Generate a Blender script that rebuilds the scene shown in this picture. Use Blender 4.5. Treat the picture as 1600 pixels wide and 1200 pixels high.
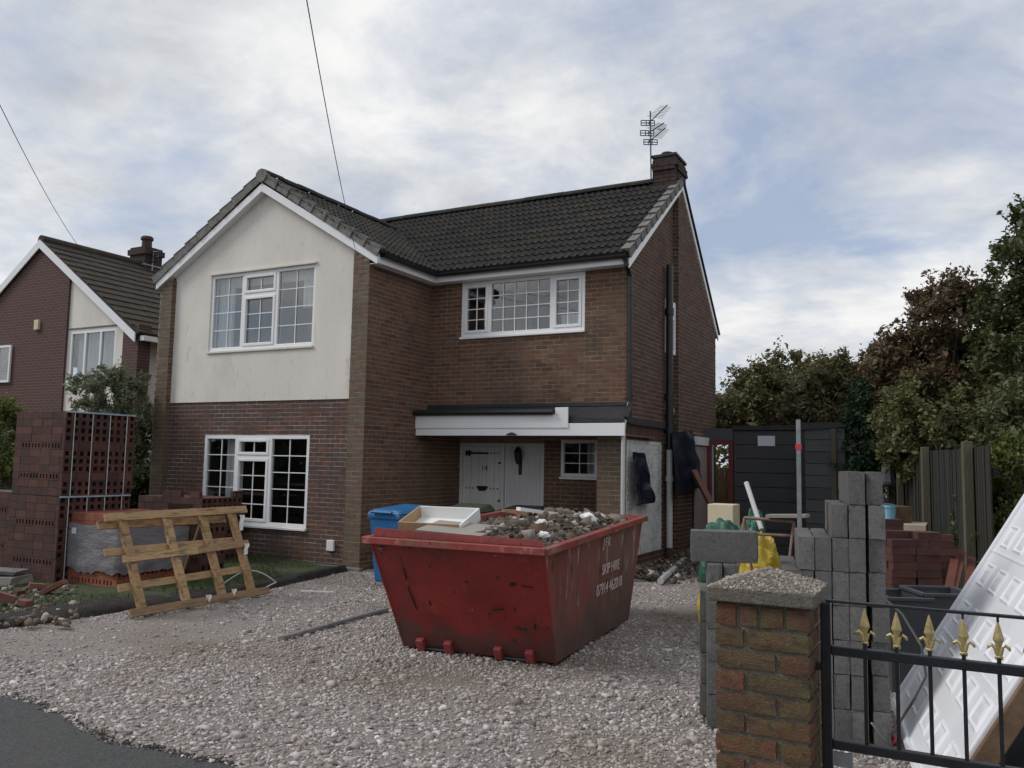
import bpy, bmesh, math, random
import numpy as np
from mathutils import Vector, Matrix, noise

random.seed(7); rng = np.random.default_rng(7)
S = bpy.context.scene
COL = S.collection
for o in list(bpy.data.objects): bpy.data.objects.remove(o)

# ------------------------------------------------------------------ camera
CAM = np.array([8.4726, -10.8682, 1.756]); YAW, PITCH, ROLL, F = .4895, .0934, .0185, 1316.78
def cam_axes():
    f = np.array([-math.sin(YAW)*math.cos(PITCH), math.cos(YAW)*math.cos(PITCH), math.sin(PITCH)])
    r = np.array([math.cos(YAW), math.sin(YAW), 0]); u = np.cross(r, f)
    c, s = math.cos(ROLL), math.sin(ROLL)
    return c*r+s*u, -s*r+c*u, f
CR, CU, CF = cam_axes()
cd = bpy.data.cameras.new('camera'); cam = bpy.data.objects.new('camera', cd); COL.objects.link(cam)
cd.sensor_width = 36; cd.lens = 36*F/1600; cd.clip_start = .05; cd.clip_end = 3000
cam.matrix_world = Matrix(((CR[0], CU[0], -CF[0], CAM[0]), (CR[1], CU[1], -CF[1], CAM[1]), (CR[2], CU[2], -CF[2], CAM[2]), (0, 0, 0, 1)))
S.camera = cam
# a pixel of the photograph (1600 x 1200) gives a direction; the distance comes from the ground, a wall or a known size
def ray(px, py): return CF + CR*(px-800)/F - CU*(py-600)/F
def gnd(px, py, z=0.):
    d = ray(px, py); return CAM + d*(z-CAM[2])/d[2]
def onX(px, py, x):
    d = ray(px, py); return CAM + d*(x-CAM[0])/d[0]
def onY(px, py, y):
    d = ray(px, py); return CAM + d*(y-CAM[1])/d[1]
def dep(px, py, t): return CAM + ray(px, py)*t
def proj(P):
    d = np.asarray(P, float)-CAM; z = d@CF
    return 800+F*(d@CR)/z, 600-F*(d@CU)/z, z

# ------------------------------------------------------------------ sky, sun, exposure
SUN_AZ = Vector((-.78, -.42, 0)); SUN_EL = math.radians(42)
w = bpy.data.worlds.new('World'); S.world = w; w.use_nodes = True
nt = w.node_tree; N = nt.nodes; L = nt.links; N.clear()
def nd(t, **k):
    n = N.new(t)
    for a, b in k.items(): setattr(n, a, b)
    return n
out = nd('ShaderNodeOutputWorld'); bg = nd('ShaderNodeBackground'); bg.inputs[1].default_value = .1
sky = nd('ShaderNodeTexSky', sky_type='NISHITA'); sky.sun_disc = False
sky.sun_elevation = SUN_EL; sky.sun_rotation = math.atan2(SUN_AZ.x, SUN_AZ.y)
tc = nd('ShaderNodeTexCoord'); sep = nd('ShaderNodeSeparateXYZ'); L.new(tc.outputs['Generated'], sep.inputs[0])
mx = nd('ShaderNodeMath', operation='MAXIMUM'); L.new(sep.outputs[2], mx.inputs[0]); mx.inputs[1].default_value = 0
ad = nd('ShaderNodeMath', operation='ADD'); L.new(mx.outputs[0], ad.inputs[0]); ad.inputs[1].default_value = .22
dx = nd('ShaderNodeMath', operation='DIVIDE'); dy = nd('ShaderNodeMath', operation='DIVIDE')
L.new(sep.outputs[0], dx.inputs[0]); L.new(ad.outputs[0], dx.inputs[1]); L.new(sep.outputs[1], dy.inputs[0]); L.new(ad.outputs[0], dy.inputs[1])
cmb = nd('ShaderNodeCombineXYZ'); L.new(dx.outputs[0], cmb.inputs[0]); L.new(dy.outputs[0], cmb.inputs[1])
SKY_A, SKY_B, SKY_C = (8.8, 2.9, 3), (4.4, 7.7, 1.), (0, 0, 0)
def wnoise(scale, detail, rough, dist, off):
    m = nd('ShaderNodeMapping'); m.inputs['Location'].default_value = off; L.new(cmb.outputs[0], m.inputs[0])
    n = nd('ShaderNodeTexNoise'); n.inputs['Scale'].default_value = scale; n.inputs['Detail'].default_value = detail
    n.inputs['Roughness'].default_value = rough; n.inputs['Distortion'].default_value = dist; L.new(m.outputs[0], n.inputs[0]); return n
def wramp(src, stops):
    r = nd('ShaderNodeValToRGB'); e = r.color_ramp.elements
    for i, (p, c) in enumerate(stops):
        el = e[i] if i < 2 else e.new(p)
        el.position = p; el.color = (*c, 1)
    L.new(src, r.inputs[0]); return r
n1 = wnoise(1.9, 12, .62, .3, SKY_A); n2 = wnoise(1.5, 10, .60, .25, SKY_B); n3 = wnoise(.45, 2, .5, 0, SKY_C)
shade = wramp(n1.outputs[0], [(.30, (4.5, 4.75, 5.15)), (.47, (6.2, 6.35, 6.6)), (.60, (7.7, 7.7, 7.7)), (.72, (8.6, 8.5, 8.4))])
gap = wramp(n2.outputs[0], [(.34, (.08, .08, .08)), (.55, (1, 1, 1))])
blue = nd('ShaderNodeMix', data_type='RGBA'); blue.inputs[0].default_value = .7
L.new(sky.outputs[0], blue.inputs[6]); blue.inputs[7].default_value = (3.7, 4.4, 5.9, 1)
mix = nd('ShaderNodeMix', data_type='RGBA'); L.new(gap.outputs[0], mix.inputs[0]); L.new(blue.outputs[2], mix.inputs[6]); L.new(shade.outputs[0], mix.inputs[7])
L.new(mix.outputs[2], bg.inputs[0]); L.new(bg.outputs[0], out.inputs[0])
sl = bpy.data.lights.new('sun', 'SUN'); sl.energy = 1.5; sl.angle = math.radians(20); sl.color = (1, .965, .91)
so = bpy.data.objects.new('sun', sl); COL.objects.link(so)
sd = SUN_AZ.normalized()*math.cos(SUN_EL) + Vector((0, 0, math.sin(SUN_EL)))
so.rotation_euler = sd.to_track_quat('Z', 'Y').to_euler(); so.location = (-20, -20, 30)
S.view_settings.view_transform = 'Standard'; S.view_settings.look = 'None'; S.view_settings.exposure = .22; S.view_settings.gamma = 1
S.view_settings.use_curve_mapping = False
S.render.resolution_x, S.render.resolution_y = 1024, 768

# ------------------------------------------------------------------ materials
MATS = {}
def mat(name, c1, c2=None, scale=8., rough=.8, bump=0., bscale=None, metal=0., stops=None, rnd=None, ramt=.0, detail=6., stain=None, spec=.5,
        stretch=None, transl=0., nrough=.6, coord='Object', mud=None):
    """colour = ramp(noise); rnd: list of colours picked per piece; stain: (colour, scale, lo, hi)"""
    if name in MATS: return MATS[name]
    m = bpy.data.materials.new(name); m.use_nodes = True; t = m.node_tree; n = t.nodes; l = t.links
    b = n['Principled BSDF']; b.inputs['Roughness'].default_value = rough; b.inputs['Metallic'].default_value = metal
    b.inputs['Specular IOR Level'].default_value = spec
    tcn = n.new('ShaderNodeTexCoord'); gm = n.new('ShaderNodeNewGeometry'); src = gm.outputs['Position']
    if stretch:
        mp = n.new('ShaderNodeMapping'); mp.inputs['Scale'].default_value = stretch; l.new(src, mp.inputs[0]); src = mp.outputs[0]
    def nz(s, d=detail, r=nrough):
        x = n.new('ShaderNodeTexNoise'); x.inputs['Scale'].default_value = s; x.inputs['Detail'].default_value = d; x.inputs['Roughness'].default_value = r
        l.new(src, x.inputs[0]); return x.outputs[0]
    def ramp(s, st):
        x = n.new('ShaderNodeValToRGB'); e = x.color_ramp.elements
        for i, (p, c) in enumerate(st):
            el = e[i] if i < 2 else e.new(p)
            el.position = p; el.color = (*c, 1) if len(c) == 3 else c
        l.new(s, x.inputs[0]); return x
    def mixc(f, a, bb, mode='MIX'):
        x = n.new('ShaderNodeMix'); x.data_type = 'RGBA'; x.blend_type = mode
        if isinstance(f, float): x.inputs[0].default_value = f
        else: l.new(f, x.inputs[0])
        for k, v in ((6, a), (7, bb)):
            if isinstance(v, tuple): x.inputs[k].default_value = (*v, 1)
            else: l.new(v, x.inputs[k])
        return x.outputs[2]
    c2 = c2 or c1
    col = ramp(nz(scale), stops or [(.3, c1), (.7, c2)]).outputs[0]
    if rnd:
        at = n.new('ShaderNodeAttribute'); at.attribute_name = 'rnd'
        oi = n.new('ShaderNodeObjectInfo'); a = n.new('ShaderNodeMath'); a.operation = 'ADD'
        l.new(at.outputs['Fac'], a.inputs[0]); l.new(oi.outputs['Random'], a.inputs[1])
        fr = n.new('ShaderNodeMath'); fr.operation = 'FRACT'; l.new(a.outputs[0], fr.inputs[0])
        rr = ramp(fr.outputs[0], [(i/max(1, len(rnd)-1), c) for i, c in enumerate(rnd)])
        v = ramp(nz(scale), [(.25, (.72,)*3), (.75, (1.25,)*3)])
        col = mixc(1.0, rr.outputs[0], v.outputs[0], 'MULTIPLY')
    for st in (stain or []):
        sm = ramp(nz(st[1], 5), [(st[2], (0, 0, 0)), (st[3], (1, 1, 1))])
        if len(st) > 4:
            k = n.new('ShaderNodeMath'); k.operation = 'MULTIPLY'; l.new(sm.outputs[0], k.inputs[0]); k.inputs[1].default_value = st[4]; f = k.outputs[0]
        else: f = sm.outputs[0]
        col = mixc(f, col, st[0])
    if mud:      # caked dirt: colour, top height, softness
        sp_ = n.new('ShaderNodeSeparateXYZ'); l.new(gm.outputs['Position'], sp_.inputs[0])
        q1 = n.new('ShaderNodeMath'); q1.operation = 'MULTIPLY_ADD'; l.new(nz(3.5, 8, .7), q1.inputs[0]); q1.inputs[1].default_value = mud[2]; l.new(sp_.outputs[2], q1.inputs[2])
        mr = n.new('ShaderNodeMapRange'); mr.inputs['From Min'].default_value = mud[1]+mud[2]*.5+.10; mr.inputs['From Max'].default_value = mud[1]+mud[2]*.5-.10; mr.inputs['To Max'].default_value = mud[3]
        l.new(q1.outputs[0], mr.inputs[0]); col = mixc(mr.outputs[0], col, mud[0])
    l.new(col, b.inputs['Base Color'])
    if bump:
        bp = n.new('ShaderNodeBump'); bp.inputs['Strength'].default_value = bump; bp.inputs['Distance'].default_value = .02
        l.new(nz(bscale or scale*3, 4), bp.inputs['Height']); l.new(bp.outputs[0], b.inputs['Normal'])
    if transl:
        tr = n.new('ShaderNodeBsdfTranslucent'); l.new(col, tr.inputs[0]); ms = n.new('ShaderNodeMixShader'); ms.inputs[0].default_value = transl
        l.new(b.outputs[0], ms.inputs[1]); l.new(tr.outputs[0], ms.inputs[2]); l.new(ms.outputs[0], n['Material Output'].inputs[0])
    MATS[name] = m; return m
def glass(name, refl, tint=(.9, .92, .92)):
    m = bpy.data.materials.new(name); m.use_nodes = True; t = m.node_tree; n = t.nodes; l = t.links; n.remove(n['Principled BSDF'])
    tr = n.new('ShaderNodeBsdfTransparent'); tr.inputs[0].default_value = (*tint, 1)
    gl = n.new('ShaderNodeBsdfGlossy'); gl.inputs['Roughness'].default_value = .015
    tcn = n.new('ShaderNodeTexCoord'); nz = n.new('ShaderNodeTexNoise'); nz.inputs['Scale'].default_value = 1.6; l.new(tcn.outputs['Object'], nz.inputs[0])
    bp = n.new('ShaderNodeBump'); bp.inputs['Strength'].default_value = .06; bp.inputs['Distance'].default_value = .05; l.new(nz.outputs[0], bp.inputs['Height']); l.new(bp.outputs[0], gl.inputs['Normal'])
    lw = n.new('ShaderNodeLayerWeight'); lw.inputs[0].default_value = .5; fr = n.new('ShaderNodeMath'); fr.operation = 'POWER'; l.new(lw.outputs['Facing'], fr.inputs[0]); fr.inputs[1].default_value = 3.5
    a = n.new('ShaderNodeMath'); a.operation = 'ADD'; a.use_clamp = True; l.new(fr.outputs[0], a.inputs[0]); a.inputs[1].default_value = refl
    ms = n.new('ShaderNodeMixShader'); l.new(a.outputs[0], ms.inputs[0]); l.new(tr.outputs[0], ms.inputs[1]); l.new(gl.outputs[0], ms.inputs[2])
    l.new(ms.outputs[0], n['Material Output'].inputs[0]); MATS[name] = m; return m

M_mortar = mat('mortar', (.21, .16, .122), (.36, .285, .225), 5, .95, .3, stain=[((.15, .12, .10), 1.2, .48, .68, .7)])
M_mortar_pale = mat('mortar_pale', (.27, .23, .21), (.46, .405, .37), 5, .95, .3, stain=[((.12, .095, .085), 1.4, .46, .66, .8)])
weather = [((.09, .085, .07), .9, .50, .72, .5)]
M_b_olive = mat('brick_olive', (1, 1, 1), scale=9, rough=.9, bump=.25, rnd=[(.135, .106, .073), (.15, .122, .085), (.14, .082, .055), (.148, .115, .08), (.11, .092, .066), (.16, .104, .068)], stain=weather)
M_b_brown = mat('brick_brown', (1, 1, 1), scale=9, rough=.9, bump=.25, rnd=[(.13, .058, .037), (.165, .082, .05), (.085, .042, .032), (.18, .10, .062), (.11, .058, .04), (.15, .086, .055), (.10, .06, .045)], stain=[((.15, .102, .058), .55, .44, .60, .6), ((.05, .036, .028), 1.3, .54, .70, .6)])
M_b_purple = mat('brick_purple', (1, 1, 1), scale=9, rough=.9, bump=.25, rnd=[(.092, .05, .04), (.12, .056, .04), (.076, .052, .046), (.10, .058, .046), (.145, .066, .042), (.08, .053, .046)], stain=[((.07, .072, .07), 1.2, .5, .7, .55)])
M_b_red = mat('brick_dark_red', (1, 1, 1), scale=9, rough=.9, bump=.25, rnd=[(.085, .042, .03), (.11, .052, .035), (.06, .034, .027), (.125, .062, .042), (.075, .04, .03), (.10, .058, .04)], stain=[((.09, .085, .065), .8, .50, .75, .5)])
M_b_white = mat('brick_whitewashed', (1, 1, 1), scale=7, rough=.8, bump=.2, rnd=[(.60, .61, .61), (.66, .66, .65), (.57, .58, .58)], stain=[((.3, .29, .27), 3, .58, .75, .7)])
M_b_pier = mat('brick_pier', (1, 1, 1), scale=70, rough=.92, bump=.8, bscale=170, rnd=[(.19, .068, .042), (.13, .085, .045), (.21, .082, .05), (.15, .06, .04), (.115, .09, .048), (.175, .09, .055), (.13, .055, .04)], stain=[((.12, .11, .04), 9, .47, .60, .6), ((.045, .038, .03), 28, .52, .68, .7), ((.30, .27, .22), 40, .64, .70, .55)])
M_b_pack = mat('brick_engineering', (1, 1, 1), scale=10, rough=.85, bump=.15, rnd=[(.075, .029, .023), (.06, .026, .023), (.092, .037, .028), (.05, .027, .025), (.072, .032, .026), (.105, .045, .032)])
M_b_orange = mat('brick_new_red', (1, 1, 1), scale=10, rough=.85, bump=.15, rnd=[(.27, .085, .05), (.24, .075, .045), (.29, .10, .06)])
M_hole = mat('dark_void', (.012, .01, .01), rough=1)
M_render = mat('painted_render', (.66, .625, .565), (.75, .72, .665), 1.3, .9, .15, 40, stain=[((.46, .42, .35), 1.6, .56, .8, .5), ((.30, .27, .21), 6, .62, .78, .5), ((.5, .46, .40), 14, .6, .75, .5)], stretch=(1, 1, .45))
M_upvc = mat('white_upvc', (.78, .79, .80), (.83, .84, .85), 3, .35)
M_white_dull = mat('white_paint_worn', (.62, .62, .62), (.74, .74, .74), 2.5, .6, stain=[((.4, .39, .37), 5, .6, .8, .5)])
M_glass = glass('window_glass', .06); M_glass_up = glass('window_glass_bright', .14)
M_tile = mat('roof_tile', (1, 1, 1), scale=16, rough=.92, bump=.5, bscale=60, rnd=[(.021, .020, .019), (.028, .026, .024), (.018, .0175, .017), (.034, .03, .027), (.024, .022, .021), (.045, .041, .037)], stain=[((.05, .054, .018), 1.1, .55, .68, .55), ((.055, .042, .03), .8, .45, .65, .5), ((.10, .10, .085), 7, .60, .70, .6)])
M_tile_n = mat('roof_tile_brown', (1, 1, 1), scale=16, rough=.95, bump=.4, rnd=[(.042, .031, .022), (.05, .036, .026), (.034, .028, .021)], stain=[((.30, .29, .26), 2.2, .70, .74, .8), ((.08, .085, .03), .9, .56, .7, .6)])
M_verge = mat('verge_grey', (.12, .117, .11), (.23, .225, .212), 9, .95, .5, 50, stain=[((.07, .07, .05), 5, .58, .75, .6)])
M_felt = mat('roof_felt', (.018, .018, .02), (.035, .035, .037), 12, .7, .3)
M_black = mat('black_plastic', (.012, .013, .015), (.02, .021, .023), 6, .4)
M_iron = mat('black_iron', (.008, .009, .013), (.018, .019, .024), 20, .38, .12, 90)
M_gold = mat('brass_paint', (.40, .31, .14), (.55, .45, .23), 40, .42, .15, 120, metal=.6)
M_gravel = mat('gravel_bed', (.22, .19, .17), (.36, .32, .295), 45, .95, 1.0, 90, stain=[((.19, .145, .105), .5, .50, .66, .6)])
M_stone = mat('gravel_stone', (1, 1, 1), scale=30, rough=.9, rnd=[(.45, .405, .38), (.35, .305, .285), (.54, .50, .475), (.25, .22, .205), (.42, .35, .32), (.66, .63, .605), (.33, .295, .275), (.15, .135, .125), (.58, .545, .52)], stain=[((.24, .18, .13), .5, .50, .66, .55)])
M_asphalt = mat('asphalt', (.035, .036, .036), (.16, .16, .157), 55, .93, 1.0, 120, nrough=.8, stain=[((.12, .12, .117), 1.1, .48, .72, .5), ((.035, .035, .034), 3, .58, .72, .5)])
M_soil = mat('soil', (.014, .012, .011), (.042, .035, .029), 10, .98, 1.0, 30)
M_ground = mat('ground_earth', (.07, .058, .045), (.14, .12, .095), 3, .95, .8, 20)
M_grass = mat('grass_blade', (1, 1, 1), scale=4, rough=.8, rnd=[(.035, .065, .015), (.05, .09, .02), (.07, .085, .03), (.03, .05, .015)], transl=.2)
M_turf = mat('turf', (.03, .045, .014), (.06, .07, .028), 7, .95, .8, 30)
M_block = mat('concrete_block', (1, 1, 1), scale=45, rough=.97, bump=1.0, bscale=130, nrough=.8, rnd=[(.19, .187, .178), (.24, .236, .226), (.165, .163, .156), (.215, .211, .202)], stain=[((.11, .108, .10), 5, .50, .70, .5), ((.07, .068, .065), 42, .54, .64, .7), ((.36, .355, .34), 50, .60, .68, .6), ((.16, .155, .05), 8, .70, .76, .6)])
M_pine = mat('pine_timber', (1, 1, 1), scale=5, rough=.8, bump=.2, rnd=[(.40, .25, .12), (.32, .20, .10), (.47, .31, .16), (.26, .165, .09)], stretch=(14, 2.2, 14), stain=[((.09, .075, .05), 1.6, .50, .66, .8), ((.05, .04, .03), 6, .64, .72, .8)])
M_wood_dark = mat('old_timber', (.10, .06, .035), (.19, .125, .075), 7, .9, .3, stain=[((.05, .045, .035), 3, .55, .75, .6)])
M_wood_red = mat('red_brown_timber', (.11, .035, .025), (.17, .06, .042), 6, .75, .2)
M_fence = mat('fence_board', (1, 1, 1), scale=6, rough=.95, bump=.3, rnd=[(.022, .025, .014), (.036, .028, .018), (.014, .022, .018), (.03, .022, .015), (.014, .022, .02), (.045, .036, .022)], stretch=(8, 8, 1))
M_post = mat('fence_post', (.075, .068, .045), (.115, .105, .072), 8, .95, .3, stretch=(6, 6, 1))
M_skip = mat('skip_red_paint', (.22, .018, .018), (.29, .032, .03), 2.2, .5, .3, 9, stain=[((.12, .028, .022), 1.9, .48, .68, .75), ((.33, .075, .065), 5, .60, .72, .45), ((.012, .009, .009), 11, .655, .672, .85), ((.36, .24, .2), 30, .66, .70, .55)], mud=((.075, .055, .045), .26, .9, .72))
M_skip_side = mat('skip_red_scraped', (.17, .024, .022), (.24, .045, .04), 2.5, .65, .35, 14, stain=[((.15, .10, .088), 1.5, .40, .58, .75), ((.09, .03, .025), 4, .52, .62, .6), ((.02, .014, .012), 6, .63, .66, .9), ((.38, .31, .28), 11, .585, .64, .6)], stretch=(1, 1, .22), mud=((.085, .065, .055), .30, 1.1, .75))
M_skip_rim = mat('skip_rim', (.20, .026, .022), (.30, .06, .05), 4, .55, .3, stain=[((.15, .11, .075), 2.5, .52, .66, .7), ((.4, .18, .15), 9, .58, .68, .6), ((.03, .02, .018), 8, .62, .65, .8)])
M_lug = mat('skip_lug', (.33, .06, .06), (.27, .045, .045), 8, .6, .2)
M_rubble = mat('rubble', (1, 1, 1), scale=14, rough=.97, rnd=[(.10, .075, .055), (.16, .125, .095), (.065, .05, .04), (.21, .17, .135), (.13, .08, .05), (.08, .065, .052), (.28, .25, .22), (.11, .085, .065), (.5, .48, .45)])
M_white_card = mat('white_laminate', (.74, .74, .72), (.80, .80, .79), 4, .5)
M_chip = mat('chipboard', (.34, .21, .11), (.42, .28, .16), 30, .85)
M_greyboard = mat('grey_board', (.24, .225, .195), (.30, .28, .25), 4, .9)
M_blue = mat('blue_bin_plastic', (.015, .11, .28), (.02, .14, .33), 3, .45)
M_green = mat('green_bin_plastic', (.045, .06, .035), (.06, .075, .045), 3, .5)
M_film = mat('dusty_stretch_film', (.15, .14, .15), (.24, .228, .24), 3, .35, .6, 16, stain=[((.19, .12, .11), 2.2, .56, .70, .5)], stretch=(1, 1, 2.6))
M_strap = mat('white_strap', (.50, .55, .56), (.42, .48, .5), 5, .4)
M_strap_b = mat('blue_strap', (.24, .32, .42), (.36, .44, .52), 5, .4)
M_capstone = mat('pebbledash_cap', (.12, .108, .092), (.20, .18, .152), 60, .95, .9, 120, stain=[((.09, .095, .05), 6, .55, .7, .6)])
M_pebble = mat('pebble', (1, 1, 1), scale=20, rough=.85, rnd=[(.25, .21, .165), (.34, .30, .25), (.17, .14, .11), (.21, .19, .165), (.48, .44, .38), (.19, .16, .13)])
M_garage = mat('white_steel_door', (.74, .76, .80), (.80, .81, .84), 1.4, .33, stain=[((.42, .42, .44), 2.6, .60, .8, .4)])
M_dshed = mat('charcoal_boards', (.052, .053, .054), (.068, .069, .07), 3, .8, .2)
M_dshed2 = mat('charcoal_panel', (.07, .072, .074), (.085, .087, .09), 2, .8)
M_paper = mat('paper_sheet', (.62, .63, .68), (.68, .69, .74), 3, .6)
M_maroon = mat('maroon_paint', (.11, .018, .022), (.14, .026, .03), 4, .5)
M_tarp = mat('navy_tarpaulin', (.006, .008, .018), (.014, .018, .034), 5, .38, .5, 14)
M_greysheet = mat('grey_sheet', (.06, .065, .07), (.09, .095, .10), 5, .6)
M_yellow = mat('yellow_rubble_bag', (.42, .30, .02), (.52, .38, .03), 6, .45, .5, 16)
M_greenbag = mat('green_rubble_bag', (.015, .09, .055), (.035, .14, .09), 6, .45, .5, 16)
M_cream = mat('cream_board', (.60, .52, .36), (.66, .58, .42), 4, .8)
M_tub = mat('grey_plastic_tub', (.045, .05, .058), (.065, .07, .08), 4, .5)
M_cyan = mat('pale_blue_bucket', (.22, .50, .66), (.26, .54, .70), 4, .5)
M_pipe = mat('grey_downpipe', (.48, .48, .47), (.56, .56, .55), 6, .5)
M_copper = mat('rusty_rail', (.18, .10, .075), (.27, .18, .15), 12, .7)
M_galv = mat('galvanised_steel', (.20, .21, .215), (.33, .34, .35), 12, .45, metal=.5)
M_red = mat('red_plastic', (.5, .04, .05), rough=.5); M_orange = mat('orange_strap', (.75, .16, .04), (.8, .22, .07), 8, .5)
M_bark = mat('bark', (.05, .04, .03), (.10, .085, .065), 12, .95, .8)
def leafmat(name, cols, tr=.28): return mat(name, (1, 1, 1), scale=3, rough=.55, rnd=cols, transl=tr, spec=.4)
M_l_dark = leafmat('leaf_dark_green', [(0.056, 0.077, 0.027), (0.075, 0.094, 0.035), (0.106, 0.119, 0.043), (0.062, 0.075, 0.030), (0.138, 0.144, 0.056), (0.088, 0.088, 0.037)])
M_l_ever = leafmat('leaf_evergreen', [(0.023, 0.052, 0.026), (0.034, 0.067, 0.030), (0.048, 0.084, 0.037)], .15)
M_l_red = leafmat('leaf_autumn_red', [(0.104, 0.104, 0.047), (0.156, 0.091, 0.055), (0.098, 0.101, 0.044), (0.182, 0.088, 0.060), (0.117, 0.114, 0.052), (0.130, 0.098, 0.047)])
M_l_olive = leafmat('leaf_olive', [(0.117, 0.126, 0.049), (0.155, 0.146, 0.059), (0.098, 0.110, 0.045), (0.163, 0.139, 0.059), (0.139, 0.163, 0.059)])
M_l_brown = leafmat('leaf_autumn_brown', [(0.150, 0.124, 0.053), (0.124, 0.120, 0.049), (0.176, 0.124, 0.060), (0.101, 0.109, 0.046), (0.150, 0.150, 0.061), (0.211, 0.124, 0.070)])
M_l_lime = leafmat('leaf_yellow_green', [(.11, .14, .03), (.14, .17, .04), (.08, .11, .025), (.16, .17, .05)])
M_l_grey = leafmat('leaf_grey_green', [(0.181, 0.203, 0.116), (0.234, 0.255, 0.160), (0.128, 0.152, 0.085), (0.276, 0.288, 0.191)])
M_curtain = mat('net_curtain', (.62, .63, .62), (.72, .73, .72), 3, .9); M_room = mat('room_plaster', (.25, .24, .22), (.30, .29, .27), 2, .9)
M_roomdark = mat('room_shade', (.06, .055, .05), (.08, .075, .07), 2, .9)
M_cable = mat('cable_black', (.05, .05, .05), rough=.6); M_cable_g = mat('cable_grey_green', (.22, .27, .25), rough=.6)
M_text = mat('worn_white_lettering', (.50, .44, .42), (.62, .58, .56), 30, .7)
M_terra = mat('terracotta_pot', (.06, .032, .026), (.085, .045, .036), 8, .9)

# ------------------------------------------------------------------ mesh helpers
def V3(a): return np.asarray(a, float)
class MB:
    def __init__(s): s.v = []; s.f = []; s.r = []; s.rv = None
    def add(s, vs, fs, r=None):
        o = len(s.v); s.v.extend([tuple(map(float, x)) for x in vs]); r = random.random() if r is None else r
        for q in fs: s.f.append(tuple(i+o for i in q)); s.r.append(r)
    def hexa(s, P, r=None):      # 8 corners: bottom 4 ccw, top 4
        s.add(P, [(0, 3, 2, 1), (4, 5, 6, 7), (0, 1, 5, 4), (1, 2, 6, 5), (2, 3, 7, 6), (3, 0, 4, 7)], r)
    def box(s, a, b, r=None):
        (x0, y0, z0), (x1, y1, z1) = np.minimum(a, b), np.maximum(a, b)
        s.hexa([(x0, y0, z0), (x1, y0, z0), (x1, y1, z0), (x0, y1, z0), (x0, y0, z1), (x1, y0, z1), (x1, y1, z1), (x0, y1, z1)], r)
    def obox(s, c, ax, d, r=None):   # centre, 3 axes, full dims
        c = V3(c); a = [V3(ax[i])*d[i]/2 for i in range(3)]
        s.hexa([c+sx*a[0]+sy*a[1]+sz*a[2] for sz in (-1, 1) for sx, sy in ((-1, -1), (1, -1), (1, 1), (-1, 1))], r)
    def beam(s, p, q, wd, th, up=(0, 0, 1), r=None):
        p, q = V3(p), V3(q); d = q-p; ln = np.linalg.norm(d); d /= ln; u = V3(up)-d*(V3(up)@d); u /= np.linalg.norm(u)
        s.obox((p+q)/2, (d, np.cross(u, d), u), (ln, wd, th), r)
    def tube(s, pts, rad, n=10, caps=True, r=None):
        pts = [V3(p) for p in pts]; rad = [rad]*len(pts) if np.isscalar(rad) else rad; vs = []; fs = []
        for i, p in enumerate(pts):
            d = pts[min(i+1, len(pts)-1)]-pts[max(i-1, 0)]; d = d/np.linalg.norm(d)
            a = np.cross(d, (0, 0, 1) if abs(d[2]) < .9 else (1, 0, 0)); a /= np.linalg.norm(a); b = np.cross(d, a)
            vs += [p+rad[i]*(a*math.cos(t)+b*math.sin(t)) for t in np.linspace(0, 2*math.pi, n, endpoint=False)]
        for i in range(len(pts)-1):
            for k in range(n): fs.append((i*n+k, i*n+(k+1) % n, (i+1)*n+(k+1) % n, (i+1)*n+k))
        if caps: fs += [tuple(range(n-1, -1, -1)), tuple((len(pts)-1)*n+k for k in range(n))]
        s.add(vs, fs, r)
    def lathe(s, c, prof, n=16, ax=(0, 0, 1), r=None):
        s.tube([V3(c)+V3(ax)*z for _, z in prof], [max(q, 1e-4) for q, _ in prof], n, r=r)
    def prism(s, poly, off, r=None):   # planar polygon (3d pts) extruded by vector off
        p = [V3(a) for a in poly]; k = len(p)
        s.add(p+[a+V3(off) for a in p], [tuple(range(k-1, -1, -1)), tuple(range(k, 2*k))]+[(i, (i+1) % k, k+(i+1) % k, k+i) for i in range(k)], r)
    def grid(s, fn, nu, nv, r=None):
        vs = [fn(i/nu, j/nv) for j in range(nv+1) for i in range(nu+1)]
        s.add(vs, [(j*(nu+1)+i, j*(nu+1)+i+1, (j+1)*(nu+1)+i+1, (j+1)*(nu+1)+i) for j in range(nv) for i in range(nu)], r)
    def build(s, name, m, parent=None, smooth=False, kind=None, fixn=True, bevel=0):
        me = bpy.data.meshes.new(name); o0 = root_loc(parent)
        v = np.array(s.v).reshape(-1, 3)-o0
        me.from_pydata(v.tolist(), [], s.f)
        if fixn:
            bm = bmesh.new(); bm.from_mesh(me); bmesh.ops.recalc_face_normals(bm, faces=bm.faces); bm.to_mesh(me); bm.free()
        a = me.attributes.new('rnd', 'FLOAT', 'FACE'); a.data.foreach_set('value', np.array(s.r, dtype=np.float32))
        me.materials.append(m)
        if smooth: me.polygons.foreach_set('use_smooth', [True]*len(me.polygons))
        o = link(name, me, parent)
        if bevel:
            b = o.modifiers.new('bevel', 'BEVEL'); b.width = bevel; b.segments = 2; b.limit_method = 'ANGLE'
        if kind: o['kind'] = kind
        return o
def root_loc(p):
    if p is None: return np.zeros(3)
    while p.parent: p = p.parent
    return np.array(p.location)
def link(name, data, parent=None):
    o = bpy.data.objects.new(name, data); COL.objects.link(o)
    if parent: o.parent = parent
    return o
def tag(o, label, cat, group=None, kind=None):
    if label: o['label'] = label
    if cat: o['category'] = cat
    if group: o['group'] = group
    if kind: o['kind'] = kind
    return o
def thing(name, label, cat, loc, group=None):
    o = link(name, None); o.location = [float(x) for x in loc]; o.empty_display_size = .2
    return tag(o, label, cat, group)
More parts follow.
